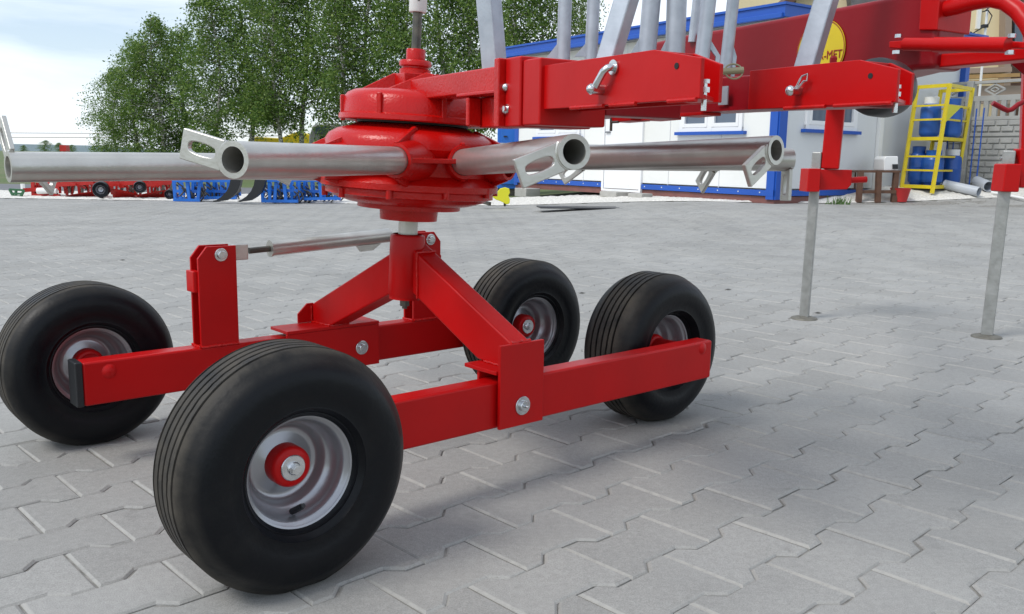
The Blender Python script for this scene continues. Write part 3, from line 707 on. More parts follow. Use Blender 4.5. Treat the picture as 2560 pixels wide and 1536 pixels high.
mesh_obj('bent_pipe', MB().path(pp, (ap(2440, -18, BO-.02)-ap(2440, 24, BO-.02)).length/2, 18), RED, rake)
# black roller wheel at the rack end
rc = A(1.135, -.505, 1.005)
t_, z_ = arm(2178, 221, -.47); rc = A(t_, -.47, z_+.001)
rr_ = (ap(2190, 146, -.47)-ap(2190, 292, -.47)).length/2
mesh_obj('guide_roller', MB().lathe([(0, -.075), (rr_*.4, -.08), (rr_*.8, -.08), (rr_*.95, -.07), (rr_, -.05), (rr_, .0), (rr_*.95, .02), (rr_*.8, .03), (rr_*.4, .03), (0, .03)], rc+AN*.045, (AN*.95-AD*.3).normalized(), n=48), BLACK, rake)

# ---- support legs under the main frame
def leg(foot, top, red_top, plate_dir, w=.058):
    d = (top-foot).normalized(); o = mesh_obj('support_leg', MB().bar(foot+d*.01, top+d*.07, w*.80, w*.80, upv=(.5, 1, 0)), LEGM, rake, bevel=.006)
    mesh_obj('foot_plate', MB().lathe([(0, .014), (.040, .013), (.066, .006), (.070, .0), (0, 0)], foot, Z1, n=32), FOOTM, o)
    sl_ = MB().bar(top-d*.0-d*.0, top-d*0+d*(-.0)+d*red_top, w*1.25, w*1.25, upv=(.5, 1, 0))
    return o, d
f1 = atz(2010, 797, 0); f1.z = G(f1.x, f1.y)
c1 = at(2036, 485, f1.y); leg1, d1 = leg(f1, at(2041, 415, f1.y), 0, None)
K = MB(); Yl = f1.y
K.prism([at(*q, Yl-.065) for q in ((2022, 422), (2053, 422), (2049, 480), (2017, 480))], (0, .13, 0))
K.prism([at(*q, Yl-.03) for q in ((2051, 424), (2131, 425), (2129, 462), (2118, 474), (2049, 476))], (0, .06, 0))
K.tube(at(2125, 451, Yl), at(2166, 449, Yl), .016, n=16)
mesh_obj('leg_clamp', K, RED, leg1, bevel=.004)
post_ = MB().bar(at(2075, 423, Yl), at(2092, 250, Yl), .088, .088, upv=(.4, 1, 0)); post_.prism([at(*q, Yl-.01) for q in ((2090, 380), (2100, 424), (2060, 424))], (0, .02, 0))
mesh_obj('leg_post', post_, RED, rake, bevel=.008)
bk = at(2092, 235, Yl); bt_ = ap(2130, 190, BO-.02)
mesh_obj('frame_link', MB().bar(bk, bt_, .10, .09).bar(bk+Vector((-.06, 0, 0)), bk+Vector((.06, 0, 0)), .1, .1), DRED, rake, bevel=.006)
f2 = atz(2466, 843, 0); f2.z = G(f2.x, f2.y); Y2 = f2.y
leg2, d2 = leg(f2, at(2519, 415, Y2), 0, None, w=.066)
K = MB().prism([at(*q, Y2-.06) for q in ((2516, 410), (2556, 410), (2548, 481), (2506, 480))], (0, .11, 0)); K.prism([at(*q, Y2-.03) for q in ((2550, 372), (2600, 372), (2600, 470), (2550, 470))], (0, .06, 0))
mesh_obj('leg_clamp', K, RED, leg2, bevel=.006)
mesh_obj('leg_post', MB().bar(at(2573, 445, Y2), at(2590, -20, Y2), .085, .085, upv=(.4, 1, 0)), RED, rake, bevel=.008)
mesh_obj('lock_pin', MB().tube(at(2500, 396, Y2), at(2530, 396, Y2), .006), CHROME, leg2)
mesh_obj('frame_brace', MB().prism([ap(*q, BO-.12) for q in ((2515, 152), (2640, 130), (2640, 260), (2560, 190))], AN*.03), DRED, rake, bevel=.003)
hk = [at(*q, 3.6) for q in ((2600, 225), (2575, 248), (2545, 262), (2530, 274), (2519, 277), (2508, 272), (2482, 258))]
mesh_obj('hook_rod', MB().path(hk, .010, 12), DRED, rake)

# ============================================================ stored tine arms (galvanised)
def tine(P0, P1, r_, square=False, gus=None, label='', grp='galvanised tine arms standing in the storage racks', ring=None):
    t_ = thing('tine_arm', label, 'tine arm', P0, grp)
    mb = MB().bar(P0, P1, r_*2, r_*2, upv=(.75, 1, 0)) if square else MB().tube(P0, P1, r_, n=24)
    o = mesh_obj('arm_tube', mb, GALV, t_, bevel=.004 if square else 0)
    if gus:
        mesh_obj('gusset', MB().prism(gus, Vector((0, .006, 0))), GALV, t_)
    return t_
YB = 2.12
def tt(px0, px1, pyb, wpx, lab, gus=None, Y=YB, square=False, dark=False):
    ex = 22; P0 = at(px1+(px1-px0)*ex/pyb, pyb+ex, Y); P1 = at(px0, 0, Y); P1 = P1+(P1-at(px1, pyb, Y)).normalized()*.35
    g_ = [at(a, b_, Y-.004) for a, b_ in gus] if gus else None
    return tine(P0, P1, wpx/F*Y/2, square, g_, lab)
tt(1222, 1236, 165, 46, 'square galvanised bar standing alone left of the others behind the red flange', Y=2.15, square=True)
tt(1413, 1408, 146, 33, 'round galvanised tube second from the left with gusset on its left side', [(1397, 105), (1362, 150), (1397, 150)])
tt(1484, 1478, 132, 31, 'round galvanised tube third from the left before the leaning square bar', [(1468, 104), (1436, 142), (1468, 142)])
tt(1566, 1524, 140, 46, 'leaning square galvanised bar pinned in the near storage rack', Y=1.70, square=True)
tt(1629, 1618, 125, 44, 'thick round galvanised tube just right of the leaning square bar', [(1604, 86), (1578, 132), (1604, 132)])
tt(1692, 1688, 122, 48, 'widest round galvanised tube over the knee of the near rack', [(1672, 88), (1652, 128), (1672, 128)])
tt(1742, 1733, 84, 20, 'slim galvanised tube half hidden behind its thicker neighbours', Y=2.5)
tt(1772, 1756, 136, 36, 'round galvanised tube whose bent gusset reaches over the rack end', [(1763, 90), (1772, 92), (1801, 140), (1795, 188), (1788, 188), (1790, 142), (1766, 110)], Y=1.75)
tt(1833, 1815, 158, 29, 'rightmost round galvanised tube held by the ring pin', [(1820, 92), (1828, 94), (1842, 142), (1836, 192), (1828, 192), (1832, 145), (1818, 115)], Y=1.85)
tt(2066, 2019, 158, 47, 'leaning square galvanised bar pinned in the far storage rack before the yellow emblem', Y=1.92, square=True)
P = at(1834, 179, 1.80)
rp_ = thing('ring_pin', 'brass coloured pin with a wire ring beside the end of the near rack', 'pin', P)
mesh_obj('pin_shank', MB().tube(at(1800, 180, 1.80), at(1858, 176, 1.80), .0065), YZINC, rp_)
mesh_obj('wire_ring', MB().path([P+Vector((math.cos(a)*.0175, math.sin(a)*.006, math.sin(a)*.0145)) for a in np.linspace(0, 2*math.pi, 25)], .0018, 8), YZINC, rp_)

# ============================================================ background: site cabin
CK = Vector((3.86, 13.42, .2)); CL = Vector((-.5687, .8225, 0)).normalized(); CE = Vector((CL.y, -CL.x, 0)); CE = CE if CE.x > 0 else -CE
cab = thing('site_cabin', 'white portable cabin with blue trim and windows raised on blocks', 'cabin', CK)
def cabp(l, e, z): return CK+CL*l+CE*e+Z1*z
def cbox(l0, l1, e0, e1, z0, z1): return MB().box(cabp((l0+l1)/2, (e0+e1)/2, (z0+z1)/2), CL, CE, Z1, l1-l0, e1-e0, z1-z0)
LL, EE = 6.75, 4.9
def onl(px, py): P = hit(px, py, CK, CE); q = P-CK; return q.dot(CL), q.z
def one(px, py): P = hit(px, py, CK, CL); q = P-CK; return q.dot(CE), q.z
longw = mesh_obj('front_wall', cbox(.12, LL, 0, .12, .22, 2.62), WHITE, cab)
endw = mesh_obj('end_wall', cbox(0, .12, .12, 2.40, .22, 2.62), GREYW, cab)
mesh_obj('annex_wall', cbox(.05, .17, 2.50, EE, .22, 2.62), GREYW, cab)
mesh_obj('core_wall', cbox(.2, LL, .2, EE-.1, .1, 2.6), GREYW, cab)
mb = MB()
for l in np.arange(1.1, LL, 1.13): mb.box(cabp(l, -.004, 1.4), CL, CE, Z1, .012, .01, 2.4)
mesh_obj('panel_joint', mb, GREYW, cab)
mesh_obj('corner_trim', MB().box(cabp(.07, -.008, 1.36), CL, CE, Z1, .14, .03, 2.6).box(cabp(-.008, .085, 1.36), CL, CE, Z1, .03, .17, 2.6), BLUE, cab)
mesh_obj('corner_trim', MB().box(cabp(LL-.05, -.008, 1.36), CL, CE, Z1, .12, .03, 2.6), BLUE, cab)
mesh_obj('corner_trim', MB().box(cabp(.0, EE-.05, 1.36), CL, CE, Z1, .1, .12, 2.6), BLUE, cab)
mesh_obj('drain_profile', MB().box(cabp(0, 2.46, 1.3), CL, CE, Z1, .12, .10, 2.5), WHITE, cab)
bs = MB(); bs.box(cabp(LL/2, -.012, .155), CL, CE, Z1, LL, .03, .085); bs.box(cabp(-.012, EE/2, .155), CL, CE, Z1, .03, EE, .085); mesh_obj('base_trim', bs, BLUE, cab)
br_ = MB(); br_.box(cabp(LL/2, EE/2, .05), CL, CE, Z1, LL-.02, EE-.02, .10); mesh_obj('base_rail', br_, BROWNR, cab)
rf = MB(); rf.box(cabp(LL/2, EE/2, 2.72), CL, CE, Z1, LL+.35, EE+.45, .16); rf.box(cabp(LL/2, EE/2, 2.82), CL, CE, Z1, LL+.40, EE+.5, .035); roof = mesh_obj('roof', rf, BLUE, cab)
mesh_obj('soffit', MB().box(cabp(LL/2, EE/2, 2.628), CL, CE, Z1, LL+.3, EE+.4, .02), GMET, cab)
mesh_obj('gutter', MB().box(cabp(LL/2, -.235, 2.66), CL, CE, Z1, LL+.3, .07, .07), BLUE, cab, bevel=.01)
mb = MB()
for k in range(16): mb.box(cabp(.25+k*.42, -.029, .16), CL, CE, Z1, .018, .006, .018)
mesh_obj('rivets', mb, WPL, cab)['kind'] = 'stuff'
# windows
def window(fn, px0, px1, pyb, h, pan, ax, nrm):
    a0, z0 = fn(px0, pyb); a1, _ = fn(px1, pyb); lo, hi = min(a0, a1), max(a0, a1); c = (lo+hi)/2; z1 = z0+h
    def pt(a, z, d): return CK+ax*a+nrm*d+Z1*z
    mb = MB(); fw = .07
    for a in (lo+fw/2, hi-fw/2, c): mb.box(pt(a, (z0+z1)/2, .012), ax, nrm, Z1, fw if a != c else .10, .06, z1-z0)
    for z in (z0+fw/2, z1-fw/2): mb.box(pt(c, z, .010), ax, nrm, Z1, hi-lo, .058, fw)
    w_ = mesh_obj('window', mb, PVC, cab, bevel=.004)
    for k in (-1, 1):
        q = (lo+fw+c-.05)/2 if k < 0 else (c+.05+hi-fw)/2
        wd = (hi-lo)/2-fw-.05
        mb = MB()
        for a in (q-wd/2+.025, q+wd/2-.025): mb.box(pt(a, (z0+z1)/2, .022), ax, nrm, Z1, .05, .05, z1-z0-2*fw)
        for z in (z0+fw+.03, z1-fw-.03): mb.box(pt(q, z, .021), ax, nrm, Z1, wd, .048, .06)
        mesh_obj('sash', mb, PVC, w_); mesh_obj('pane', MB().box(pt(q, (z0+z1)/2, .004), ax, nrm, Z1, wd-.06, .012, z1-z0-2*fw-.06), GLASS, w_)
    mesh_obj('sill', MB().box(pt(c, z0-.025, .03), ax, nrm, Z1, hi-lo+.14, .10, .05), BLUE, w_)
window(onl, 1702, 1858, 331, 1.15, 2, CL, -CE)
window(onl, 1344, 1452, 343, 1.15, 2, CL, -CE)
window(one, 2010, 2137, 323, 1.2, 2, CE, -CL)
# door on the long side
(a0, z0), (a1, _) = onl(1512, 470), onl(1600, 474); c = (a0+a1)/2; wd = abs(a1-a0)
d_ = mesh_obj('door', MB().box(cabp(c, -.012, z0+1.02), CL, CE, Z1, wd, .035, 2.04), PVC, cab, bevel=.006)
fr = MB()
for a in (c-wd/2-.03, c+wd/2+.03): fr.box(cabp(a, -.02, z0+1.04), CL, CE, Z1, .05, .05, 2.1)
fr.box(cabp(c, -.02, z0-.03), CL, CE, Z1, wd+.1, .05, .04); mesh_obj('door_frame', fr, PVC, d_)
mesh_obj('handle', MB().box(cabp(c+wd/2-.09, -.045, z0+1.0), CL, CE, Z1, .12, .03, .025), GMET, d_)
# blocks under the cabin
def block(px, py, w_, h_, d_, lab, Y=None, m_=CONC):
    P = at(px, py, Y); P.z = G(P.x, P.y)
    o = mesh_obj('concrete_block', MB().box(P+Z1*(h_/2+.004), CL, CE, Z1, w_, d_, h_), m_, bevel=.01)
    return tag(o, lab, 'block', 'blocks under the cabin')
block(1318, 500, .40, .17, .35, 'pale concrete block under the far left corner of the cabin', 18.2)
block(1535, 500, .45, .10, .3, 'grey concrete block under the middle of the cabin beside its neighbour', 16.1)
block(1600, 503, .35, .08, .25, 'small grey concrete block under the cabin nearest its blue corner', 15.4)
SLAB = mat('dark_sheet', (.03, .03, .033), .5)  # thin dark slab laid flat on the paving
Pm = at(1475, 519, 13.1); Pm.z = G(Pm.x, Pm.y)
tag(mesh_obj('dark_slab', MB().box(Pm+Z1*.02, (1, .1, 0), (-.1, 1, 0), Z1, 1.5, .45, .018), SLAB), 'thin black sheet lying on the paving in front of the cabin', 'sheet')
# yellow plastic fender and small cart at the far left end of the cabin
Yy = 14.2
py_ = [(1232, 486), (1240, 484), (1250, 472), (1262, 469), (1273, 472), (1275, 482), (1271, 490), (1275, 499), (1274, 509), (1267, 512), (1250, 503), (1240, 500), (1231, 493)]
yf = thing('mower_guard', 'yellow plastic guard plate standing left of the cabin base', 'guard', at(1258, 512, Yy))
mesh_obj('guard_plate', MB().prism([at(*q, Yy) for q in py_], (0, .06, 0)), YPLAS, yf, bevel=.008)
mesh_obj('guard_stay', MB().tube(at(1240, 488, Yy+.05), at(1190, 505, Yy+.3), .02).tube(at(1262, 500, Yy+.08), at(1262, 514, Yy+.2), .02).bar(at(1185, 500, Yy+.3), at(1225, 510, Yy+.1), .06, .05), DSTEEL, yf)

# blue locker cabin behind the gearbox
bc = thing('blue_cabinet', 'bright blue metal cabinet standing at the far end of the white cabin', 'cabinet', Vector((-.25, 19.6, 0)))
x0_ = at(1243, 400, 19.6).x; x1_ = at(1298, 400, 19.6).x; zt_ = at(1270, 317, 19.6).z+.9
mesh_obj('cabinet_body', MB().wbox(x0_, x1_, 19.6, 20.6, .15, zt_), BBLUE, bc, bevel=.02)
mesh_obj('cabinet_door', MB().wbox(x0_+.08, x1_-.06, 19.56, 19.6, .25, zt_-.1), BBLUE, bc, bevel=.01)
mesh_obj('handle', MB().wbox(at(1259, 342, 19.5).x, at(1268, 342, 19.5).x, 19.53, 19.56, at(1263, 343, 19.5).z, at(1263, 340, 19.5).z), BLACK, bc)
mesh_obj('skirt', MB().wbox(x0_, x1_, 19.7, 20.5, 0.0, .15), DSTEEL, bc)

# ============================================================ gas bottle cage, table, fence, house
YC = 14.4
def gz(P): P = P.copy(); P.z = G(P.x, P.y); return P
cage = thing('gas_bottle_cage', 'yellow steel cage holding blue gas bottles against the concrete fence', 'cage', gz(at(2330, 483, YC)))
c00 = at(2253, 468, YC+.5); c10 = at(2330, 483, YC); c11 = at(2389, 472, YC+.7)
c01 = c00+(c11-c10)
tops = [at(2283, 217, YC+.5).z, at(2372, 209, YC).z]
zt_ = 2.06
lean = Vector((.115, 0, 1.6))
def cg(i, z):  # corner i at height z
    b0 = [c00, c10, c11, c01][i]; k = (z-.36)/1.6; return Vector((b0.x+.115*k, b0.y, z))
zb = .44
bars = MB(); 
for i in range(4): mesh_obj('corner_post', MB().bar(cg(i, .36), cg(i, zt_), .05, .05, upv=(0, 1, 0)), YEL, cage)
lev = [zt_-.02, 1.74, 1.52, 1.22, .94, .72, .46]
for z in lev:
    for i in range(4):
        if i == 3: continue
        bars.bar(cg(i, z), cg((i+1) % 4, z), .025, .055 if z in (zt_-.02, 1.22, .46) else .03)
mesh_obj('rail', bars, YEL, cage)
fl_ = MB()
for z in (.45, 1.21): fl_.add([cg(0, z), cg(1, z), cg(2, z), cg(3, z), cg(0, z+.01), cg(1, z+.01), cg(2, z+.01), cg(3, z+.01)], [(0,1,2,3), (7,6,5,4), (0,4,5,1), (1,5,6,2), (2,6,7,3), (3,7,4,0)])
mesh_obj('shelf', fl_, GMET, cage)
s0, s1 = cg(1, 1.74), cg(2, 1.74); s2 = cg(1, 1.46)
mesh_obj('warning_plate', MB().prism([s0+Vector((.01, -.03, 0)), s0+(s1-s0)*.62+Vector((0, -.03, 0)), s2+Vector((.01, -.03, 0))], (0, .008, 0)), YPLAS, cage)
def bottle(P, r_, h_, lab, col=WPL):
    t_ = thing('gas_bottle', lab, 'gas bottle', P, 'blue gas bottles in the yellow cage')
    mesh_obj('bottle_body', MB().lathe([(0, .03), (r_*.75, .03), (r_*.97, .07), (r_, .11), (r_, h_*.48), (r_*1.012, h_*.49), (r_*1.012, h_*.51), (r_, h_*.52), (r_, h_*.74), (r_*.93, h_*.82), (r_*.7, h_*.88), (0, h_*.9)], P, Z1, n=28), GBLUE, t_)
    mesh_obj('foot_ring', MB().lathe([(r_*.72, 0), (r_*.74, .045), (r_*.7, .045), (r_*.69, 0)], P, Z1, n=24), GBLUE, t_)
    mesh_obj('collar', MB().lathe([(r_*.70, h_*.84), (r_*.74, h_*1.04), (r_*.70, h_*1.05), (r_*.66, h_*.86)], P, Z1, n=24), col, t_)
    mesh_obj('valve', MB().tube(P+Z1*h_*.88, P+Z1*h_*.99, r_*.12), YZINC, t_)
def inb(a, b_, z): p = cg(0, z)+(cg(1, z)-cg(0, z))*a+(cg(3, z)-cg(0, z))*b_; return Vector((p.x, p.y, z))
bottle(inb(.42, .25, 1.225), .155, .63, 'blue gas bottle with a white collar on the upper shelf')
bottle(inb(.80, .70, 1.225), .145, .62, 'dark blue gas bottle behind the white collared one on the upper shelf', GBLUE)
bottle(inb(.24, .28, .465), .14, .61, 'blue gas bottle at the left of the bottom shelf', GBLUE)
bottle(inb(.68, .34, .465), .165, .55, 'widest blue gas bottle in the middle of the bottom shelf', BBLUE)
bottle(inb(.92, .82, .465), .15, .57, 'blue gas bottle at the back right of the bottom shelf', WPL)
# brown table and white appliance
YT = 13.9
tb_ = thing('wooden_table', 'brown wooden table standing against the cabin end wall', 'table', gz(at(2195, 492, YT)))
mesh_obj('tabletop', MB().prism([at(2148, 432, YT), at(2252, 432, YT), at(2252, 427, YT), at(2148, 427, YT)], (0, .7, 0)), WOOD, tb_)
for a, b_, dy in ((2152, 2147, 0), (2197, 2195, .0), (2244, 2238, .05), (2172, 2170, .65), (2240, 2236, .65)):
    B = at(b_, 494, YT); top = at(a, 430, YT); top.y += dy; B.y += dy; B.z = G(B.x, B.y)
    mesh_obj('leg', MB().bar(B, top, .075, .075, upv=(0, 1, 0)), WOOD, tb_)
mesh_obj('stretcher', MB().bar(at(2150, 480, YT+.01), at(2240, 480, YT+.01), .03, .05), WOOD, tb_)
ac = thing('white_appliance', 'white metal appliance case on the brown table beside the cage', 'appliance', at(2228, 427, YT+.3))
mesh_obj('case', MB().prism([at(*q, YT+.15) for q in ((2210, 427), (2246, 427), (2246, 391), (2216, 391), (2210, 398))], (0, .4, 0)), WPL, ac, bevel=.015)
mesh_obj('control_panel', MB().prism([at(*q, YT+.13) for q in ((2232, 423), (2245, 423), (2245, 411), (2232, 411))], (0, .02, 0)), BLACK, ac)
bu = gz(at(2250, 490, 14.0))
bk_ = mesh_obj('bucket', MB().lathe([(0, .01), (.10, 0), (.15, .20), (.158, .21), (.145, .205), (.095, .02), (0, .02)], bu, Z1, n=28), mat('red_plastic', (.55, .03, .03), .5))
tag(bk_, 'red plastic bucket on the gravel between table and cage', 'bucket')
# concrete panel fence
FD = CL.copy(); FO = Vector((7.81, 15.8, 0)); FNn = Vector((FD.y, -FD.x, 0)); FNn = FNn if FNn.y < 0 else -FNn
fence = thing('concrete_fence', 'pale precast concrete panel fence with open arched top behind the cage', 'fence', Vector((7.81, 15.8, .45)))
FW_ = 2.05; zf0, zf1 = .46, 2.23
def fp(s_, d_, z): return FO+FD*s_+FNn*d_+Z1*z
for k in (-2, -1, 0, 1, 2): mesh_obj('fence_post', MB().box(fp(k*FW_, 0, (zf0+zf1)/2), FD, FNn, Z1, .12, .14, zf1-zf0), CFENCE, fence, bevel=.01)
for k in (-2, -1, 0, 1):
    s0_ = k*FW_+.06; s1_ = s0_+FW_-.12; mb = MB(); cx = (s0_+s1_)/2
    mb.box(fp(cx, 0, .46+.56), FD, FNn, Z1, s1_-s0_, .035, 1.12)
    rows = 11
    for r_ in range(rows):
        z = .50+r_*.098
        if r_ in (4, 8): mb.box(fp(cx, .025, z+.04), FD, FNn, Z1, s1_-s0_, .03, .05); continue
        o_ = (r_ % 2)*.1
        x_ = s0_+.04-o_
        while x_ < s1_-.03:
            a, b_ = max(x_, s0_+.02), min(x_+.20, s1_-.02)
            if b_-a > .03: mb.box(fp((a+b_)/2, .022+random.random()*.008, z+.04), FD, FNn, Z1, b_-a-.014, .03, .078)
            x_ += .21
    mesh_obj('brick_panel', mb, CFENCE, fence, bevel=.006, seg=1)
    mb = MB(); mb.box(fp(cx, 0, 1.60), FD, FNn, Z1, s1_-s0_, .05, .06); mb.box(fp(cx, 0, 1.93), FD, FNn, Z1, s1_-s0_, .05, .09); mb.box(fp(cx, 0, 2.20), FD, FNn, Z1, s1_-s0_, .055, .05)
    nb = 13
    for i in range(nb): mb.box(fp(s0_+(i+.5)*(s1_-s0_)/nb, 0, 1.76), FD, FNn, Z1, .085, .045, .28)
    for a in (cx-.62, cx, cx+.62):
        for sg in (1, -1):
            mb.bar(fp(a-.17, 0, 2.07), fp(a, 0, 2.07+.09*sg), .03, .03); mb.bar(fp(a+.17, 0, 2.07), fp(a, 0, 2.07+.09*sg), .03, .03)
        mb.bar(fp(a-.07, 0, 2.07), fp(a, 0, 2.11), .035, .02); mb.bar(fp(a+.07, 0, 2.07), fp(a, 0, 2.11), .035, .02); mb.bar(fp(a-.07, 0, 2.07), fp(a, 0, 2.03), .035, .02); mb.bar(fp(a+.07, 0, 2.07), fp(a, 0, 2.03), .035, .02)
    mesh_obj('open_panel', mb, CFENCE, fence, bevel=.005, seg=1)
# blue rods on the fence
for i, (a, b_) in enumerate((((2442, 272), (2423, 460)), ((2461, 270), (2440, 460)), ((2391, 275), (2374, 462)), ((2375, 280), (2362, 440)))):
    P0 = at(*b_, 15.1 if i < 2 else 15.3); P1 = at(*a, 15.1 if i < 2 else 15.3)
    P0.z = G(P0.x, P0.y); o = mesh_obj('blue_rod', MB().tube(P0, P1, .011, n=8), BLUE)
    tag(o, ['thin blue rod leaning on the fence right of the cage, left one of the pair', 'thin blue rod leaning on the fence right of the cage, right one of the pair', 'thin blue rod seen through the cage side nearer its right post', 'thin blue rod seen through the middle of the cage side'][i], 'rod', 'blue rods leaning on the fence')
# grey pipes on the gravel
def pipe(a, b_, r_, lab):
    P0, P1 = a.copy(), b_.copy(); P0.z = G(P0.x, P0.y)+r_+.03; P1.z = G(P1.x, P1.y)+r_+.03
    tag(mesh_obj('plastic_pipe', MB().tube(P0, P1, r_, n=28, ri=r_*.9), PIPEM), lab, 'pipe', 'grey pipes lying by the fence')
pipe(at(2360, 475, 14.75), at(2448, 475, 14.3), .075, 'grey pipe lying on the gravel in front of the fence, the nearer one')
pipe(at(2440, 470, 15.1), at(2472, 470, 14.6), .085, 'short grey pipe lying behind the longer pipe by the fence')
# light rods on gravel right
P0, P1 = gz(at(2478, 482, 14.5)), gz(at(2590, 488, 14.0)); P0.z += .05; P1.z += .05
tag(mesh_obj('metal_strip', MB().tube(P0, P1, .02, n=10), WPL), 'pale metal strip lying on the gravel by the right edge', 'strip')
# a few weeds at the cabin base
wd_ = MB(); base = gz(at(2098, 500, 13.55))
for k in range(60):
    a = random.random()*6.28; r_ = random.random()*.10; p = base+Vector((r_*2.2*math.cos(a), r_*math.sin(a)*.5, 0)); h_ = .05+random.random()*.10; l_ = Vector((random.uniform(-.08, .08), random.uniform(-.03, .03), h_)); s_ = Vector((.008, 0, 0))
    wd_.add([p-s_, p+s_, p+l_], [(0, 1, 2)])
LEAFM = mat('weed_green', (.07, .14, .03), .7)
tag(mesh_obj('weed_clump', wd_, LEAFM), 'small green weed clump growing at the cabin base', 'weed')

# house behind
YH = 24.
ho = thing('house', 'cream rendered house with brown timber eaves behind the fence', 'house', Vector((at(2440, 300, YH).x, YH, .4)))
def hp(pts, Y, dpt, m_, name, parent=None, **k): return mesh_obj(name, MB().prism([at(*q, Y) for q in pts], (0, dpt, 0)), m_, parent or ho, **k)
hp([(1990, 330), (2515, 330), (2522, -260), (2200, -420), (1990, -200)], YH, 6, CREAM, 'wall')
hp([(2300, 60), (2385, 96), (2372, 20), (2300, -10)], YH-.3, .25, ROOF, 'lean_roof')
hp([(2441, 72), (2450, 72), (2456, 10), (2447, 10)], YH-.08, .08, WPL, 'downpipe')
hp([(2508, 330), (2524, 330), (2532, -60), (2516, -60)], YH-.3, .3, GPLANK, 'corner_trim')
wn = hp([(2524, 330), (2700, 330), (2710, -60), (2532, -60)], YH+.3, 3, WOOD, 'porch_wall')
hp([(2537, 118), (2700, 118), (2700, 8), (2537, 8)], YH+.2, .1, GLASS, 'window')
hp([(1925, 34), (1940, 34), (2060, -44), (2060, -62), (2035, -62)], YH-1.2, 1.2, WOOD, 'roof_eave')
hp([(1990, 22), (2120, 22), (2160, -5), (2155, -60), (1990, -30)], YH-.6, .3, CREAM, 'gable')
hp([(2130, 22), (2330, -20), (2330, -60), (2120, -60)], YH-.9, .3, ROOF, 'roof')
hp([(2350, 187), (2530, 180), (2530, 167), (2350, 174)], YH-1.2, .5, GPLANK, 'fascia_board')
hp([(2350, 201), (2550, 192), (2550, 183), (2350, 190)], YH-1.4, .15, PLANK, 'terrace_board')
hp([(2350, 215), (2550, 206), (2550, 196), (2350, 205)], YH-1.4, .15, PLANK, 'terrace_board')
hp([(2350, 260), (2600, 260), (2600, 214), (2350, 216)], YH-1.3, .15, GPLANK, 'terrace_wall')
YA = 17.5
an = thing('antenna_mast', 'thin pale antenna mast with cable beside the cabin roof corner', 'mast', gz(at(2452, 330, YA)))
mesh_obj('mast_pole', MB().tube(gz(at(2440, 330, YA)), at(2469, 20, YA), .022, n=10).tube(at(2469, 22, YA), at(2484, 12, YA), .015, n=8), WPL, an)
mesh_obj('clamp', MB().wbox(at(2455, 66, YA).x, at(2468, 66, YA).x, YA-.05, YA+.05, at(2460, 70, YA).z, at(2460, 62, YA).z), BLACK, an)
mesh_obj('cable', MB().path([at(*q, YA-.05) for q in ((2478, 15), (2462, 28), (2456, 30), (2470, 26), (2480, 40), (2472, 60), (2462, 66), (2445, 76), (2432, 84), (2426, 80))], .012, 6), BLACK, an)

# ============================================================ trees
BARK = mat('birch_bark', (.55, .53, .48), .8, 0, (.06, .055, .05), 9, .48, .56, stretch=(1, 1, 3))
LEAF = bpy.data.materials.new('birch_leaves'); LEAF.use_nodes = True
t = LEAF.node_tree; b = t.nodes['Principled BSDF']; b.inputs['Roughness'].default_value = .55
ge = N(t, 'ShaderNodeNewGeometry'); rp2 = N(t, 'ShaderNodeValToRGB'); e = rp2.color_ramp.elements
e[0].color = (.070, .145, .030, 1); e[1].color = (.27, .36, .085, 1); m3 = rp2.color_ramp.elements.new(.55); m3.color = (.14, .24, .048, 1)
t.links.new(ge.outputs['Random Per Island'], rp2.inputs[0]); t.links.new(rp2.outputs[0], b.inputs['Base Color'])
tl = N(t, 'ShaderNodeBsdfTranslucent'); t.links.new(rp2.outputs[0], tl.inputs[0]); ms = N(t, 'ShaderNodeMixShader'); ms.inputs[0].default_value = .45
t.links.new(b.outputs[0], ms.inputs[1]); t.links.new(tl.outputs[0], ms.inputs[2]); t.links.new(ms.outputs[0], t.nodes['Material Output'].inputs[0])
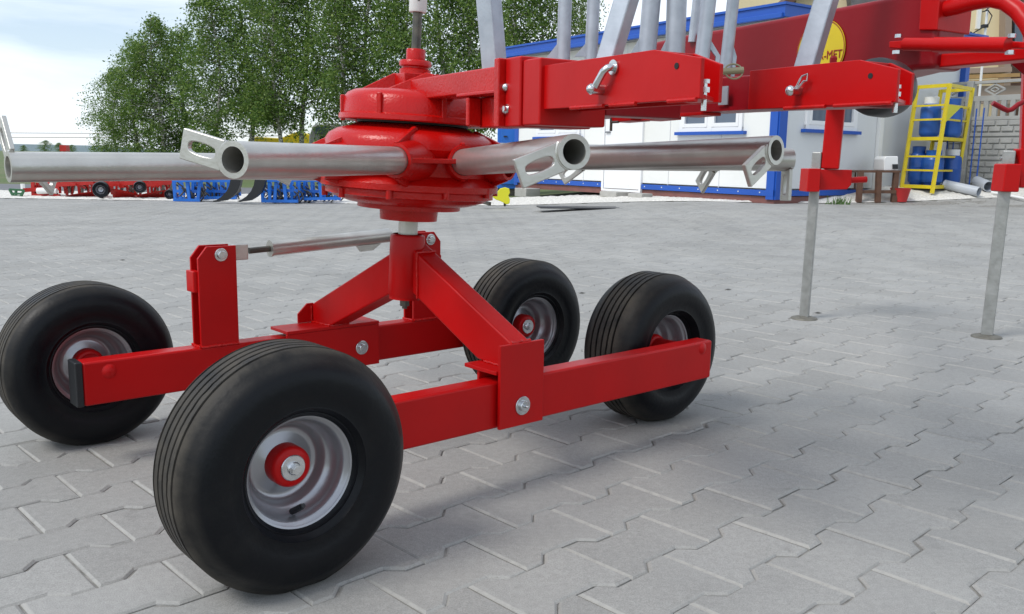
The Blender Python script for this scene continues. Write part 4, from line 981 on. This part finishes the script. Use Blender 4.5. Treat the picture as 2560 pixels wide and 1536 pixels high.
def tree_mesh(seed, H, spread, nb, per, ls, low=.06, clip=.15):
    rg = np.random.default_rng(seed); tk = MB(); pts = []
    def px_(z): return .25*math.sin(z*.5+seed), .2*math.cos(z*.6+seed*2)
    P = []
    for i in range(14):
        z = H*.97*i/13; a, b_ = px_(z); P.append(Vector((a, b_, z)))
    for i in range(13): tk.tube(P[i], P[i+1], .11*(1-i/13.5)+.012, .11*(1-(i+1)/13.5)+.012, n=8, cap=False)
    leaves = []
    for k in range(nb):
        f = low+(1-low)*(k+rg.random())/nb; z = f*H*.96; a0, b0 = px_(z)
        prof_ = min(1, 1.6*(1-f)**.48)*min(1, .62+f*1.6)
        ln = spread*prof_*(.55+.6*rg.random())+.15; az = rg.random()*6.283
        up = .75*ln*(.5+rg.random()*.7); steps = 7; prev = Vector((a0, b0, z)); 
        for s_ in range(1, steps+1):
            q = s_/steps; hx = ln*q; hz = up*q - .75*ln*q*q*(.7+.6*f) 
            cur = Vector((a0+math.cos(az)*hx, b0+math.sin(az)*hx, z+hz+ .0))
            if s_ <= 4: tk.tube(prev, cur, .022*(1-q)+.006, n=4, cap=False)
            cnt = int(per*(.35+q)*(.2+1.5*rg.random()**1.3))
            c_ = np.array(cur)+rg.normal(0, 1, (cnt, 3))*np.array([.16, .16, .17])*(1+.3*ln/3)
            c_[:, 2] -= np.abs(rg.normal(0, .28, cnt))*q
            leaves.append(c_); prev = cur
    C = np.concatenate(leaves); n_ = len(C)
    C = C[C[:, 2] > clip+.5*rg.random(len(C))*(clip > 1)]; n_ = len(C)
    a = rg.normal(0, 1, (n_, 3)); a /= np.linalg.norm(a, axis=1)[:, None]; b_ = rg.normal(0, 1, (n_, 3)); b_ -= a*(a*b_).sum(1)[:, None]; b_ /= np.linalg.norm(b_, axis=1)[:, None]
    s_ = ls*(.45+1.0*rg.random(n_)**1.5)[:, None]; V_ = np.empty((n_, 4, 3)); V_[:, 0] = C-a*s_; V_[:, 1] = C-b_*s_*.6; V_[:, 2] = C+a*s_; V_[:, 3] = C+b_*s_*.6
    me = bpy.data.meshes.new('leaf_crown'); me.vertices.add(n_*4); me.vertices.foreach_set('co', V_.reshape(-1)); me.loops.add(n_*4); me.loops.foreach_set('vertex_index', np.arange(n_*4))
    me.polygons.add(n_); me.polygons.foreach_set('loop_start', np.arange(n_)*4); me.polygons.foreach_set('loop_total', np.full(n_, 4)); me.update(); me.validate(); me.materials.append(LEAF)
    tm = bpy.data.meshes.new('tree_trunk'); tm.from_pydata(tk.v, [], tk.f); tm.materials.append(BARK); tm.polygons.foreach_set('use_smooth', [True]*len(tk.f)); tm.update()
    return tm, me
TM = [tree_mesh(s_, 10, 2.1, 105, 34, .062) for s_ in (3, 8)]+[tree_mesh(s_, 10, 2.1, 95, 33, .062, low=.24, clip=1.65) for s_ in (21, 34)]
def tree(px, Y, H, rot, k, lab, wid=1.0):
    P = at(px, 380, Y); P.z = 0; tm, lm = TM[k]
    r_ = thing('birch_tree', lab, 'tree', (P.x, P.y, 0), 'birch trees along the far edge of the yard'); r_.rotation_euler = (0, 0, rot); r_.scale = (H/10*wid, H/10*wid, H/10)
    for nm, me in (('trunk', tm), ('crown', lm)):
        o = bpy.data.objects.new(nm, me); COL.objects.link(o); o.parent = r_
zt = lambda py, Y: CH+(385-py)/F*Y
specs = [(296, 36, 172, 1.15, 'shortest leftmost birch at the left end of the tree row'), (345, 35, 108, 1.2, 'birch second from the left end of the row, low and rounded'),
 (398, 34, 52, 1.15, 'birch with a pointed wispy top above the left end of the row'), (470, 36, 80, 1.2, 'birch third in height from the left beside the gap of sky'),
 (545, 33, -20, 1.0, 'tall birch just right of the sky notch in the row'), (620, 34, -90, .95, 'tall birch left of the row middle, behind the slotted bracket'),
 (700, 32, -70, .9, 'birch with white trunk showing above the yellow machine'), (765, 33, -120, .95, 'tall birch above the grey lorry behind the row'),
 (850, 31, -60, .9, 'birch just left of the red gear cover'), (930, 32, -150, .95, 'birch behind the left side of the gear mast'), (1010, 31, -80, .85, 'birch directly behind the gear mast'),
 (1100, 30, -140, .9, 'birch right of the gear mast'), (1185, 30, -90, .9, 'birch behind the lone galvanised bar'), (1270, 29, -160, .9, 'birch right of the lone galvanised bar'),
 (1350, 29, -100, .85, 'birch left of the round galvanised tubes'), (1440, 28, -60, .62, 'rightmost birch seen between the galvanised tubes')]
for i, (px, Y, pt, wd, lab) in enumerate(specs): tree(px, Y, zt(pt, Y), i*2.1, (i % 2) if i < 5 else 2+i % 2, lab, wd*1.12)
# distant low trees on the horizon
for i, (px, Y, pt, lab) in enumerate(((115, 230, 352, 'distant round tree on the horizon, the taller one'), (150, 240, 358, 'distant tree on the horizon just left of the red box'), (60, 260, 366, 'lowest distant tree at the left horizon'), (180, 210, 362, 'distant tree on the horizon just left of the birch row'))):
    P = at(px, 380, Y); r_ = thing('distant_tree', lab, 'tree', (P.x, P.y, -.5), 'far trees on the horizon'); s_ = (CH+(383-pt)/F*Y)/10; r_.scale = (s_*2.2, s_*2.2, s_)
    for nm, me in (('trunk', TM[i % 4][0]), ('crown', TM[i % 4][1])): o = bpy.data.objects.new(nm, me); COL.objects.link(o); o.parent = r_
# power lines
for i, (y0, y1) in enumerate(((329, 332), (342, 340))):
    pts_ = [at(-300+1000*k/20, y0+(y1-y0)*k/20+3*math.sin(math.pi*k/20), 90) for k in range(21)]
    tag(mesh_obj('power_line', MB().path(pts_, .035, 5), DSTEEL), ['upper thin power line crossing the sky left of the trees', 'lower thin power line crossing the sky left of the trees'][i], 'power line', 'power lines left of the trees')

# ============================================================ machines along the far edge
def bx(mb, x0, x1, y0, y1, Y, d=.3): mb.prism([at(x0, y1, Y), at(x1, y1, Y), at(x1, y0, Y), at(x0, y0, Y)], (0, d, 0)); return mb
def ln(mb, a, b_, Y, w=.05, Y2=None): mb.bar(at(*a, Y), at(*b_, Y2 or Y), w, w, upv=(0, 1, .01)); return mb
BGRED = mat('implement_red', (.50, .018, .012), .4, 0, (.36, .014, .010), 4)
def mould(px0, px1, py0, py1, Y, parent, flip=False):
    # curved mouldboard as a bent thick sheet
    mb = MB(); n_ = 10; vs = []; fs = []
    for i in range(n_+1):
        q = i/n_; x_ = px0+(px1-px0)*q; tp = py0+(py1-py0)*(.10+.55*(q if flip else 1-q)**1.5) if True else 0
        for j in range(5):
            w_ = j/4; P = at(x_, tp+(py1-tp)*w_, Y); P.y += .22*math.sin(w_*1.6)+.25*q; vs.append(P)
    n0 = len(vs); vs += [v+Vector((0, .02, 0)) for v in vs]
    for i in range(n_):
        for j in range(4):
            k = i*5+j; fs += [(k, k+1, k+6, k+5), (n0+k, n0+k+5, n0+k+6, n0+k+1)]
    mb.add(vs, fs, True); mesh_obj('mouldboard', mb, BGRED, parent)
def wheelbg(c, r_, parent, ax=(.3, -1, 0)):
    o = mesh_obj('wheel', MB().lathe([(r_*.55, -.09), (r_*.9, -.10), (r_, -.06), (r_, .06), (r_*.9, .10), (r_*.55, .09)], c, ax, n=32), TYRE, parent)
    mesh_obj('rim', MB().lathe([(0, .03), (r_*.3, .05), (r_*.35, .02), (r_*.58, .085), (r_*.58, -.08), (0, -.05)], c, ax, n=24), RIM, o)
def plough(x0, x1, Y, lab, wheels, boards, seed):
    rr = random.Random(seed); P = at((x0+x1)/2, 497, Y); P.z = 0
    t_ = thing('red_plough', lab, 'plough', P, 'red ploughs parked along the far edge')
    mb = MB(); ln(mb, (x0, 464), (x1, 456), Y+.3, .075); ln(mb, (x0+5, 452), (x1-5, 450), Y+.6, .06)
    mesh_obj('main_beam', mb, BGRED, t_)
    mb = MB(); k = int((x1-x0)/11)
    for i in range(k):
        x_ = x0+(x1-x0)*(i+.5)/k; ln(mb, (x_, 448), (x_+rr.uniform(-6, 6), 488+rr.uniform(-4, 6)), Y+.4+rr.random()*.3, .035)
        ln(mb, (x_-7, 455+rr.random()*12), (x_+7, 458+rr.random()*14), Y+.2+rr.random()*.4, .035)
    mesh_obj('implement_frame', mb, BGRED, t_)
    mb = MB()
    for i in range(k): x_ = x0+(x1-x0)*rr.random(); ln(mb, (x_, 455+rr.random()*10), (x_+rr.uniform(-10, 10), 470+rr.random()*24), Y+.2+rr.random()*.5, .035)
    mesh_obj('linkage', mb, DSTEEL, t_)
    for (a, b_, c_, d_, f_) in boards: mould(a, b_, c_, d_, Y, t_, f_)
    for (a, b_, r_) in wheels: wheelbg(at(a, b_, Y-.05), r_/F*Y, t_)
plough(118, 236, 15.7, 'red plough left of the black spoked wheel with a long mouldboard', [], [(160, 240, 476, 498, False)], 1)
plough(240, 345, 15.6, 'red plough with the large black wheel and pointed share', [(253, 474, 20), (350, 468, 15)], [(270, 340, 468, 503, True)], 2)
plough(338, 432, 15.7, 'red plough next to the blue harrow with a broad mouldboard', [(424, 486, 12)], [(335, 422, 472, 500, False)], 3)
sd_ = thing('red_drill', 'low red machine with a white roller left of the ploughs', 'seed drill', gz(at(105, 495, 16)))
mb = MB()
for k in range(9): ln(mb, (82+k*6, 455+(k*7) % 12), (84+k*6, 494), 16+.05*k, .05)
ln(mb, (60, 476), (150, 470), 16, .07); ln(mb, (84, 488), (150, 490), 16, .06); mesh_obj('frame', mb, BGRED, sd_)
mesh_obj('roller', MB().tube(at(94, 478, 15.9), at(119, 477, 15.9), .055, n=16).tube(at(131, 478, 15.9), at(142, 478, 15.9), .045, n=16), WPL, sd_)
gc = thing('green_cart', 'small green tubular frame at the far left of the machine row', 'frame', gz(at(40, 497, 15.8)))
mb = MB()
for a, b_ in (((24, 474), (60, 476)), ((24, 474), (34, 492)), ((60, 476), (50, 496)), ((34, 492), (56, 491)), ((30, 497), (58, 496)), ((40, 475), (40, 496)), ((30, 484), (56, 485))): ln(mb, a, b_, 15.8, .035)
mesh_obj('tube_frame', mb, GREEN, gc)
mk = at(57, 466, 17.5); tag(mesh_obj('marker_post', MB().tube(Vector((mk.x, mk.y, 0)), Vector((mk.x, mk.y, at(57, 460, 17.5).z)), .04, n=10), WPL), 'white marker post at the roadside on the left', 'post')
rbx = at(157, 371, 60); rx_ = thing('red_box', 'tiny red box shaped sign standing far away left of the trees', 'sign', Vector((rbx.x, rbx.y, 0)))
mesh_obj('panel', MB().wbox(at(149, 371, 60).x, at(165, 371, 60).x, 60, 60.5, at(157, 379, 60).z, at(157, 363, 60).z), BGRED, rx_); mesh_obj('post', MB().tube(Vector((rbx.x, 60.2, 0)), Vector((rbx.x, 60.2, .9)), .06), GMET, rx_)
# blue harrows
def harrow(x0, x1, Y, lab, seed, y1=503):
    rr = random.Random(seed); t_ = thing('blue_cultivator', lab, 'cultivator', gz(at((x0+x1)/2, y1, Y)), 'blue cultivators parked along the far edge'); mb = MB()
    for yy, dY in ((452, 0), (478, .1), (y1-3, 0), (y1-8, .5)): ln(mb, (x0, yy), (x1, yy+rr.uniform(-2, 2)), Y+dY, .045)
    k = max(3, int((x1-x0)/16))
    for i in range(k+1):
        x_ = x0+(x1-x0)*i/k; ln(mb, (x_, 448), (x_+rr.uniform(-5, 9), y1), Y+rr.random()*.3, .048)
        ln(mb, (x_+3, 452), (x_+rr.uniform(4, 14), 490), Y+.25, .035)
    mesh_obj('frame', mb, BBLUE, t_)
    mb = MB()
    for i in range(int((x1-x0)/3.2)):
        x_ = x0+(x1-x0)*rr.random(); y_ = 455+rr.random()*25; P = at(x_, y_, Y+.5*rr.random())
        mb.path([P, P+Vector((.06, .03, -.05)), P+Vector((.08, .04, -.14)), P+Vector((0, .04, -.22))], .014, 5)
    mesh_obj('spring_tines', mb, DSTEEL, t_)
harrow(434, 500, 15.2, 'blue cultivator frame beside the last red plough', 5)
harrow(500, 590, 15.6, 'blue cultivator between the two black curved blades', 6, 498)
harrow(655, 745, 15.0, 'blue cultivator with tall uprights right of the black blades', 7, 506)
harrow(745, 850, 15.3, 'blue cultivator partly hidden behind the red gear housing', 8, 501)
for i, (x_, Y) in enumerate(((575, 14.8), (636, 14.7))):
    pts_ = [(x_+14, 450), (x_+11, 465), (x_+4, 480), (x_-8, 492), (x_-22, 501), (x_-40, 504)]; wv = [13, 13, 13, 12, 11, 4]
    up_ = [at(a-w_, b_-1, Y) for (a, b_), w_ in zip(pts_, wv)]; dn_ = [at(a+w_, b_+1, Y) for (a, b_), w_ in zip(pts_, wv)]
    mb = MB()
    for k in range(5): mb.prism([up_[k], dn_[k], dn_[k+1], up_[k+1]], (0, .12, 0))
    tag(mesh_obj('curved_blade', mb, BLACK), ['black curved steel blade standing before the blue cultivators, left one', 'black curved steel blade standing before the blue cultivators, right one'][i], 'blade', 'black curved blades in the machine row')
# vehicles behind the trees
ym = thing('yellow_machine', 'yellow machine body half hidden behind the birch trunks', 'machine', Vector((at(720, 400, 38).x, 38, 0)))
mesh_obj('body', MB().prism([at(*q, 38) for q in ((620, 375), (778, 375), (778, 338), (740, 330), (700, 346), (640, 342), (620, 350))], (0, 2, 0)), YEL, ym, bevel=.05)
mesh_obj('track', MB().prism([at(*q, 38.1) for q in ((630, 425), (770, 425), (770, 376), (630, 376))], (0, 1.8, 0)), DSTEEL, ym, bevel=.1)
lo = thing('grey_lorry', 'pale grey lorry cab seen between the trees left of the gear cover', 'lorry', Vector((at(810, 400, 37).x, 37, 0)))
mesh_obj('cab', MB().prism([at(*q, 37) for q in ((770, 405), (850, 405), (850, 308), (782, 312), (772, 340))], (0, 2.2, 0)), mat('lorry_grey', (.34, .35, .36), .5), lo, bevel=.08)
mesh_obj('window', MB().prism([at(*q, 36.97) for q in ((786, 334), (818, 334), (818, 316), (788, 318))], (0, .03, 0)), GLASS, lo)
mesh_obj('grille', MB().prism([at(*q, 36.97) for q in ((800, 366), (822, 366), (822, 340), (800, 340))], (0, .03, 0)), BLACK, lo)
for px in (785, 835): wheelbg(at(px, 412, 37.0), .48, lo)
# loose debris on the paving
for i, (px, py) in enumerate(((306, 652), (2045, 785), (1820, 726), (1455, 735))):
    P = gz(atz(px, py, 0)); tag(mesh_obj('dry_leaf', MB().prism([P+Vector((-.02, 0, .003)), P+Vector((.0, .008, .008)), P+Vector((.022, .002, .004)), P+Vector((.002, -.007, .003))], (0, 0, .0015)), DSTEEL),
        ['dark dry leaf on the paving left of the link post', 'dark dry leaf lying beside the left leg foot', 'dark dry leaf on the paving between wheels and left leg', 'dark dry leaf on the paving between the two right wheels'][i], 'leaf', 'dry leaves on the paving')
